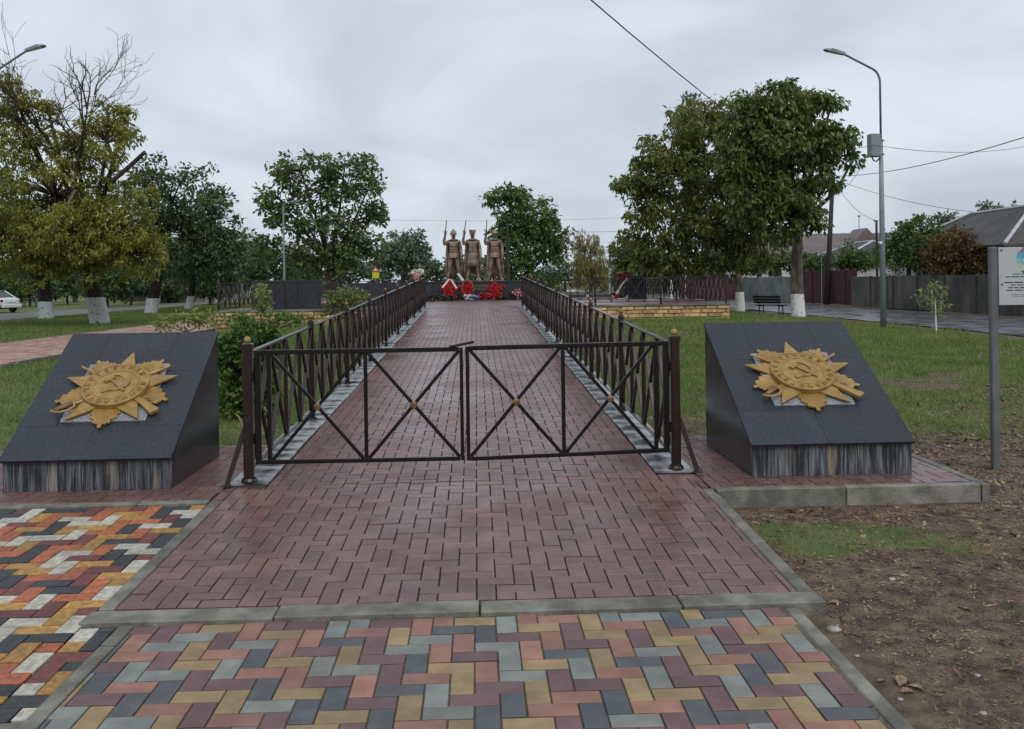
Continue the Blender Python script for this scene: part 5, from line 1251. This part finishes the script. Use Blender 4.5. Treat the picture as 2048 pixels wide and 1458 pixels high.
# ------------------------------------------------------------------ houses, fences and car
M_SLATE = mat('roof_slate', (0.046, 0.041, 0.039), 0.7, 0.35, 0.8, 0.3, 12, stretch=(1, 1, 1)); M_BROWNROOF = mat('roof_brown', (0.125, 0.092, 0.088), 0.5, 0.2, .5)
M_CREAM = mat('plaster_pale', (0.42, 0.42, 0.40), 0.8, 0.15, 1); M_TRIM = mat('roof_trim', (0.42, 0.43, 0.45), 0.5, 0.15, 3); M_GLASS = mat('window_glass', (0.02, 0.025, 0.03), 0.08, 0.2, 2)
M_BURG = mat('burgundy_sheet', (0.070, 0.018, 0.026), 0.38, 0.12, 1.2, rnd=0.1); M_TEAL = mat('teal_paint', (0.10, 0.22, 0.22), 0.5, 0.2, 3); M_GREYF = mat('grey_sheet', (0.185, 0.19, 0.185), 0.6, 0.25, .8, rnd=.15)
def hip_house(label, x0, x1, y0, y1, ze, zr_, inset, roofm, wallm, name='house', eave=.45, ridge='y', windows=()):
    t = thing(name, label, 'house', ((x0 + x1) / 2, (y0 + y1) / 2, 0)); cx, cy = (x0 + x1) / 2, (y0 + y1) / 2
    a, b, c, d = x0 - cx, x1 - cx, y0 - cy, y1 - cy
    MB().box(a + eave, b - eave, c + eave, d - eave, -.1, ze).build('wall', wallm, t)
    if ridge == 'y': r0, r1 = Vector((0, c + inset, zr_)), Vector((0, d - inset, zr_))
    else: r0, r1 = Vector((a + inset, 0, zr_)), Vector((b - inset, 0, zr_))
    E = [Vector(p) for p in ((a, c, ze), (b, c, ze), (b, d, ze), (a, d, ze))]; v = E + [r0, r1]; th = Vector((0, 0, -.12))
    f = [(0,1,4),(1,2,5,4),(2,3,5),(3,0,4,5)] if ridge == 'y' else [(0,1,5,4),(1,2,5),(2,3,4,5),(3,0,4)]
    rf = MB().add(v + [e + th for e in E], f + [(0,6,7,1),(1,7,8,2),(2,8,9,3),(3,9,6,0),(6,9,8,7)]).build('roof', roofm, t)
    for p, q_ in ((r0, r1), (E[0], r0), (E[3], r1 if ridge == 'y' else r0), (E[1], r0 if ridge == 'y' else r1), (E[2], r1)):
        MB().tube([p + Vector((0, 0, .02)), q_ + Vector((0, 0, .02))], .085, 6).build('ridge_trim', M_TRIM, rf)
    # corrugation rows across the slopes
    for (x, y, z, w, h, ax) in windows:
        wd = MB().box(-w/2, w/2, -.06, .02, -h/2, h/2).build('window', M_WHITE, t); wd.location = (x - cx, y - cy, z); wd.rotation_euler = (0, 0, ax)
        MB().box(-w/2+.07, w/2-.07, -.075, -.062, -h/2+.07, h/2-.07).build('pane', M_GLASS, wd)
    return t
hip_house('low house with dark hip roof and pale trims behind the concrete fence', 22.9, 29.7, 38.6, 50.8, 2.93, 4.85, 3.4, M_SLATE, M_CREAM, windows=((26, 39.02, 1.6, 1.2, 1.3, 0),))
h2 = hip_house('long white walled house with brown roof beyond the walnut trees', 23.0, 43.0, 84, 94, 3.9, 5.9, .4, M_BROWNROOF, M_CREAM, ridge='x', windows=((28, 84.42, 2.4, 1.4, 1.5, 0), (33, 84.42, 2.4, 1.4, 1.5, 0)))
MB().add([(-.5+3.6, -3.2, 4.9), (2.2+3.6, -3.2, 4.9), (.85+3.6, -3.2, 6.3), (-.5+3.6, .0, 4.9), (2.2+3.6, 0, 4.9), (.85+3.6, 0, 6.3)], [(0,1,2),(0,2,5,3),(2,1,4,5)]).build('gable', M_BROWNROOF, h2)
hip_house('grey slate roofed cottage behind the burgundy fence', 24.0, 32.0, 60.0, 69.0, 2.6, 4.1, 3.2, M_SLATE, M_CREAM)
hip_house('pink walled house with dark red roof behind the left trees', -62, -51, 72, 82, 2.6, 4.4, 2.5, mat('roof_darkred', (0.10, 0.02, 0.02), .6, .2, 1), mat('plaster_pink', (0.42, 0.17, 0.18), .8, .15, 1), windows=((-54, 72.42, 1.5, 1.2, 1.2, 0), (-57, 72.42, 1.5, 1.2, 1.2, 0)))
hip_house('small pale house far behind the left trees', -37, -28, 105, 113, 2.6, 4.4, 2.5, M_SLATE, M_CREAM, windows=((-32, 105.42, 1.5, 1.2, 1.2, 0),))

def panel_fence(label, pts, zt, m, pm, step, cat='fence', name='panel_fence', ribs=0, postw=.06):
    t = thing(name, label, cat)
    for (a, b) in zip(pts[:-1], pts[1:]):
        a, b = Vector((*a, 0)), Vector((*b, 0)); L = (b - a).length; ang = math.atan2(b.y - a.y, b.x - a.x); n = max(1, round(L / step)); w = L / n
        M0 = Matrix.Translation(a) @ Matrix.Rotation(ang, 4, 'Z')
        for k in range(n):
            M = M0 @ Matrix.Translation((k * w, 0, 0))
            if ribs:
                mb = MB(); nr = int(w / .115); xs = []
                for i in range(nr):
                    x = .03 + (w - .06) * i / nr; d = (w - .06) / nr
                    xs += [(x, 0), (x + d * .35, 0), (x + d * .45, -.02), (x + d * .9, -.02)]
                xs.append((w - .03, 0))
                v = [M @ Vector((x, y, z)) for z in (.03, zt) for x, y in xs]; N_ = len(xs)
                mb.add(v, [(i, i+1, N_+i+1, N_+i) for i in range(N_-1)]); mb.build('sheet', m, t)
            else:
                MB().bbox(.04, w - .04, -.03, .03, -.1, zt + R.uniform(-.02, .02), .008, M=M).build('panel', m, t)
            MB().bbox(-postw, postw, -.06, .06, -.1, zt + .04, .01, M=M).build('post', pm, t)
    return t
panel_fence('weathered concrete panel fence along the right street before the dark roofed house', [(20.9, 22), (20.9, 50.0)], 1.6, mat('fence_concrete', (0.085, 0.080, 0.068), 0.85, 0.4, 1.3, 0.3, 20, rnd=0.15, stretch=(1, 1, 0.45)), mat('post_dark', (0.035, 0.034, 0.032), .7, .2, 3), 2.5)
panel_fence('burgundy corrugated metal fence behind the wooden pole', [(20.4, 57.0), (20.95, 51.0), (21.3, 50.1)], 2.0, M_BURG, M_BURG, 1.8, ribs=1, postw=.03)
panel_fence('grey sheet fence with teal posts behind the walnut trunks', [(20.35, 57.2), (19.9, 71.0), (19.3, 85.0)], 1.68, M_GREYF, M_TEAL, 2.4)
# burgundy gate with an arched top
t = thing('arched_gate', 'burgundy sheet gate with arched top beyond the right plaza fence', 'gate', xd(13.1, 58, 0), -TH)
for k in range(24):
    x0_, x1_ = k * .17, k * .17 + .155; hz = lambda x: 1.45 + .62 * math.sin(math.pi * min(1, max(0, x / 4.08))) ** .7
    MB().add([(x0_, 0, .05), (x1_, -.02, .05), (x1_, -.02, hz(x1_)), (x0_, 0, hz(x0_)), (x0_, .03, .05), (x1_, .02, .05), (x1_, .02, hz(x1_)), (x0_, .03, hz(x0_))], [(0,1,2,3),(5,4,7,6),(1,5,6,2),(4,0,3,7),(3,2,6,7)]).build('sheet', M_BURG, t)
for x in (-.1, 4.15): MB().bbox(x - .07, x + .07, -.07, .07, 0, 1.7, .01).build('post', M_BURG, t)
# left background fences
panel_fence('rusty red board fence under the dark trees at left', [tuple(gp(258, 603, 0).xy), tuple(gp(294, 602, 0).xy)], 1.6, mat('rusty_red', (0.17, 0.045, 0.025), .7, .3, 3, rnd=.2), M_WOOD, .16)
panel_fence('pale plank fence left of the plaza under the dark trees', [tuple(pd(322, 590, 75).xy), tuple(pd(440, 590, 75).xy)], 1.4, mat('pale_plank', (0.30, 0.28, 0.23), .8, .2, 3, rnd=.2), M_WOOD, .9)
t = MB().bbox(-.5, .5, -.3, .3, 0, .85, .02).build('concrete_block', mat('block_pale', (0.33, 0.35, 0.36), .7, .15, 2)); t.location = gp(304, 609, 0); tag(t, 'pale concrete block beside the road under the dark trees', 'block')

def car(label, p, rot):
    t = thing('parked_car', label, 'car', p, rot)
    M_CAR = mat('car_white', (0.58, 0.60, 0.61), .25, .03, 2, coat=.6)
    # stations along x (rear at +): x, half width, bottom, shoulder z
    st = [(-2.15, .60, .38, .62), (-2.05, .74, .28, .72), (-1.5, .83, .22, .86), (-.8, .85, .20, .93), (0, .85, .20, .96), (.9, .85, .20, .98), (1.6, .84, .24, 1.02), (2.0, .80, .32, 1.02), (2.18, .70, .42, .94)]
    mb = MB()
    for x, w, zb, zt in st:
        mb.v += [(x, -w * .9, zb), (x, -w, zb + .16), (x, -w, zt - .12), (x, -w * .90, zt), (x, w * .90, zt), (x, w, zt - .12), (x, w, zb + .16), (x, w * .9, zb)]
    for i in range(len(st) - 1):
        mb.f += [(i*8+k, i*8+(k+1) % 8, (i+1)*8+(k+1) % 8, (i+1)*8+k) for k in range(8)]
    mb.f += [tuple(range(7, -1, -1)), tuple((len(st)-1)*8 + k for k in range(8))]; mb.mi = [0] * len(mb.f)
    bd = mb.build('body', M_CAR, t, True)
    ss = bd.modifiers.new('s', 'SUBSURF'); ss.levels = ss.render_levels = 1
    gh = MB()
    for x, w, z in ((-1.05, .74, .93), (-.35, .60, 1.42), (.75, .60, 1.45), (1.55, .72, 1.0)): gh.v += [(x, -w, z), (x, w, z)]
    base = [(-1.05, -.76, .9), (1.6, -.76, .95), (1.6, .76, .95), (-1.05, .76, .9)]
    gh.v += base; gh.f = [(0,1,3,2),(2,3,5,4),(4,5,7,6),(0,2,4,6,9,8),(1,11,10,7,5,3)]; gh.mi = [0] * 5
    gh.build('cabin_glass', M_GLASS, t)
    MB().add([(-.40, -.61, 1.42), (-.40, .61, 1.42), (.80, .61, 1.455), (.80, -.61, 1.455), (.2, -.58, 1.49), (.2, .58, 1.49)], [(0,4,5,1),(4,3,2,5)]).build('roof_panel', M_CAR, t, True)
    for s_ in (-1, 1):
        for pts in (((-1.1, .75, .92), (-.38, .61, 1.43)), ((1.66, .73, .98), (.78, .61, 1.455)), ((.2, .80, .95), (.2, .62, 1.46))):
            MB().tube([(x, s_ * y, z) for x, y, z in pts], .04, 6).build('pillar', M_CAR, t)
        for x in (-1.35, 1.30):
            wh = thing_part('wheel', t, (x, s_ * .80, .31))
            MB().lathe([(.20, -.09), (.29, -.09), (.31, -.05), (.31, .05), (.29, .09), (.20, .09)], 20).build('tyre', M_BLACK, wh, True).rotation_euler = (math.pi / 2, 0, 0)
            MB().lathe([(.001, .05), (.06, .06), (.18, .04), (.205, .08), (.205, -.08), (.001, -.08)], 12).build('rim', M_STEEL, wh).rotation_euler = (math.pi / 2 * s_, 0, 0)
        MB().ball((2.07, s_ * .66, .80), .13, 10, 8, (.55, 1.0, .75)).build('tail_light', mat('tail_red', (0.25, 0.01, 0.012), .15, .1, 3), t, True)
        MB().ball((-2.02, s_ * .58, .66), .12, 10, 8, (.6, 1.2, .6)).build('headlight', M_GLASS, t, True)
    MB().bbox(2.12, 2.26, -.72, .72, .36, .56, .04).build('rear_bumper', M_CAR, t)
    MB().box(2.19, 2.20, -.26, .26, .70, .81).build('number_plate', M_WHITE, t)
def thing_part(name, parent, loc):
    o = bpy.data.objects.new(name, None); link(o, parent); o.location = loc; o.empty_display_size = .1; return o
car('white sedan parked at the left edge, rear end in view', xd(-35.3, 51.0, 0.0), math.radians(-24))

# ------------------------------------------------------------------ grass, litter
def on_paving(x, y):
    a = (x > -6.0) & (x < 3.74) & (y > 6.4) & (y < 8.76); b = (x > -1.95) & (x < 1.72) & (y > 0) & (y < 30.3)
    c = (x > -8.6) & (x < 8.5) & (y > 30.0); d = (x > -5.7) & (x < -1.6) & (y > 3.4) & (y < 6.5); e = (x > -13.3 + np.maximum(0, y - 25.8) * .026) & (x < -9.36 + np.maximum(0, y - 20) * .015)
    return a | b | c | d | e
def grass(name, label, x0, x1, y0, y1, n, h, seed, m, amt=.35):
    g = np.random.default_rng(seed)
    # spread so that blade size on the ground grows with distance
    y = y0 * (y1 / y0) ** g.uniform(0, 1, n); x = g.uniform(x0, x1, n)
    k = ~on_paving(x, y) & (grass_amount(x, y) + g.uniform(-.38, .38, n) > amt); x, y = x[k], y[k]; n = len(x)
    z = ground_z(x, y); sc_ = np.clip(y / 8.5, .7, 3.4); H = h * g.uniform(.5, 1.3, n) * np.clip(sc_ * .6, .6, 1.5); a = g.uniform(0, 6.28, n); w = .0045 * sc_ * g.uniform(.7, 1.4, n)
    lx, ly = g.normal(0, .55, n) * H, g.normal(0, .55, n) * H
    V = np.empty((n, 3, 3)); V[:, 0] = np.stack([x - np.cos(a) * w, y - np.sin(a) * w, z - .005], 1); V[:, 1] = np.stack([x + np.cos(a) * w, y + np.sin(a) * w, z - .005], 1); V[:, 2] = np.stack([x + lx, y + ly, z + H], 1)
    o = obj(name, big_mesh(name, V.reshape(-1, 3), np.arange(n * 3), 3, m)); return tag(o, label, 'grass', None, 'stuff')
LG = leaf_mat('grass_blades', ((0.10, 0.165, 0.031), (0.15, 0.23, 0.047), (0.26, 0.26, 0.10)), .35, 1.2)
LGL = leaf_mat('grass_blades_left', ((0.085, 0.150, 0.030), (0.135, 0.215, 0.044), (0.24, 0.25, 0.09)), .35, 1.2)
grass('lawn_grass', 'short patchy green lawn right of the ramp', 1.6, 14.0, 8.0, 36, 420000, .055, 1, LG, .42)
grass('lawn_grass', 'green lawn left of the ramp', -23.5, -1.7, 8.0, 85, 430000, .06, 2, LGL, .3)
grass('soil_grass', 'thin grass tufts in the bare soil beside the paving', 1.6, 7.5, 2.8, 9.2, 60000, .05, 3, LG, .34)
def litter():
    g = np.random.default_rng(6); n = 130000
    y = 2.0 * (12.5 / 2.0) ** g.uniform(0, 1, n); x = g.uniform(1.64, 9, n)
    k = ~on_paving(x, y) & (x > 1.6 + .0) & (grass_amount(x, y) < g.uniform(.1, .9, n)); x, y = x[k], y[k]; n = len(x)
    z = ground_z(x, y) + .004; s = np.where(g.uniform(0, 1, n) < .06, g.uniform(.016, .034, n), g.uniform(.005, .016, n)) * np.clip(y / 4.5, .8, 1.8)
    D_ = g.normal(size=(n, 3)); D_[:, 2] *= .25; Nn = g.normal(size=(n, 3)) * .35; Nn[:, 2] += 1
    V = leaf_quads(np.stack([x, y, z], 1), D_, Nn, s * 2, s * g.uniform(.25, 1.0, n))
    m = leaf_mat('litter_tones', ((0.042, 0.028, 0.017), (0.165, 0.098, 0.050), (0.34, 0.235, 0.14)), .05, 3)
    return tag(obj('leaf_litter', big_mesh('leaf_litter', V, np.arange(len(V)), 4, m)), 'brown leaf fragments and bark chips on the soil at right', 'leaf litter', None, 'stuff')
litter()
# single stones and bigger fallen leaves on the soil that one can pick out
M_STONE = mat('pebble', (0.30, 0.29, 0.26), .7, .25, 20); M_DRYLEAF = mat('dry_leaf_big', (0.26, 0.17, 0.10), .7, .35, 30)
def pebble(label, u, v, s, seed):
    rr = random.Random(seed); p = gp(u, v)
    b = MB().ball((0, 0, 0), s, 9, 6, (1, .8, .5)); b.v = [(x + rr.uniform(-.12, .12) * s, y + rr.uniform(-.12, .12) * s, z + rr.uniform(-.08, .08) * s) for x, y, z in b.v]
    o = b.build('pebble', M_STONE, None, True); o.location = p + Vector((0, 0, s * .2)); tag(o, label, 'pebble', 'pebbles on the soil')
for k, (u, v, s, lab) in enumerate(((1868, 1272, .012, 'small pale pebble in the middle of the bare soil'), (1955, 1352, .014, 'pale pebble in the soil near the right edge'), (1966, 1428, .016, 'pale pebble nearest the lower right corner'), (1800, 1400, .014, 'pale pebble beside the dry leaf cluster'), (1784, 1160, .022, 'grey stone on the soil level with the kerb corner'), (1668, 1262, .035, 'grey stone lying by the kerb end'), (1714, 1313, .012, 'small white pebble near the paving kerb'))):
    pebble(lab, u, v, s, k)
def fallen_leaf(label, u, v, L, a, seed):
    rr = random.Random(seed); p = gp(u, v) + Vector((0, 0, .006))
    pts = [(-L/2, 0), (-L*.2, L*.22), (L*.15, L*.2), (L/2, 0), (L*.15, -L*.2), (-L*.2, -L*.22)]
    mb = MB().add([(x, y, abs(y) * .5 + rr.uniform(0, .008)) for x, y in pts] + [(0, 0, -.002)], [(i, (i+1) % 6, 6) for i in range(6)])
    o = mb.build('fallen_leaf', M_DRYLEAF); o.location = p; o.rotation_euler = (rr.uniform(-.3, .3), rr.uniform(-.3, .3), a); tag(o, label, 'leaf', 'large dry leaves on the soil')
for k, (u, v, L, a, lab) in enumerate(((1802, 1366, .10, 1.0, 'long dry leaf standing out at the dry leaf cluster'), (1815, 1388, .07, .2, 'pale curled dry leaf low in the cluster by the kerb'), (1832, 1380, .07, 2.2, 'dry leaf right of the curled one in the cluster'), (1765, 1366, .06, .5, 'dry leaf between the kerb and the cluster'), (1672, 1208, .06, .1, 'tan leaf at the corner of the cross kerb'), (1694, 1270, .05, 1.4, 'yellowish leaf by the grey stone at the kerb'), (1935, 1222, .06, .4, 'small brown leaf by the grass tuft at right'), (2020, 1345, .08, -.3, 'long brown twig leaf at the right edge'))):
    fallen_leaf(lab, u, v, L, a, k)
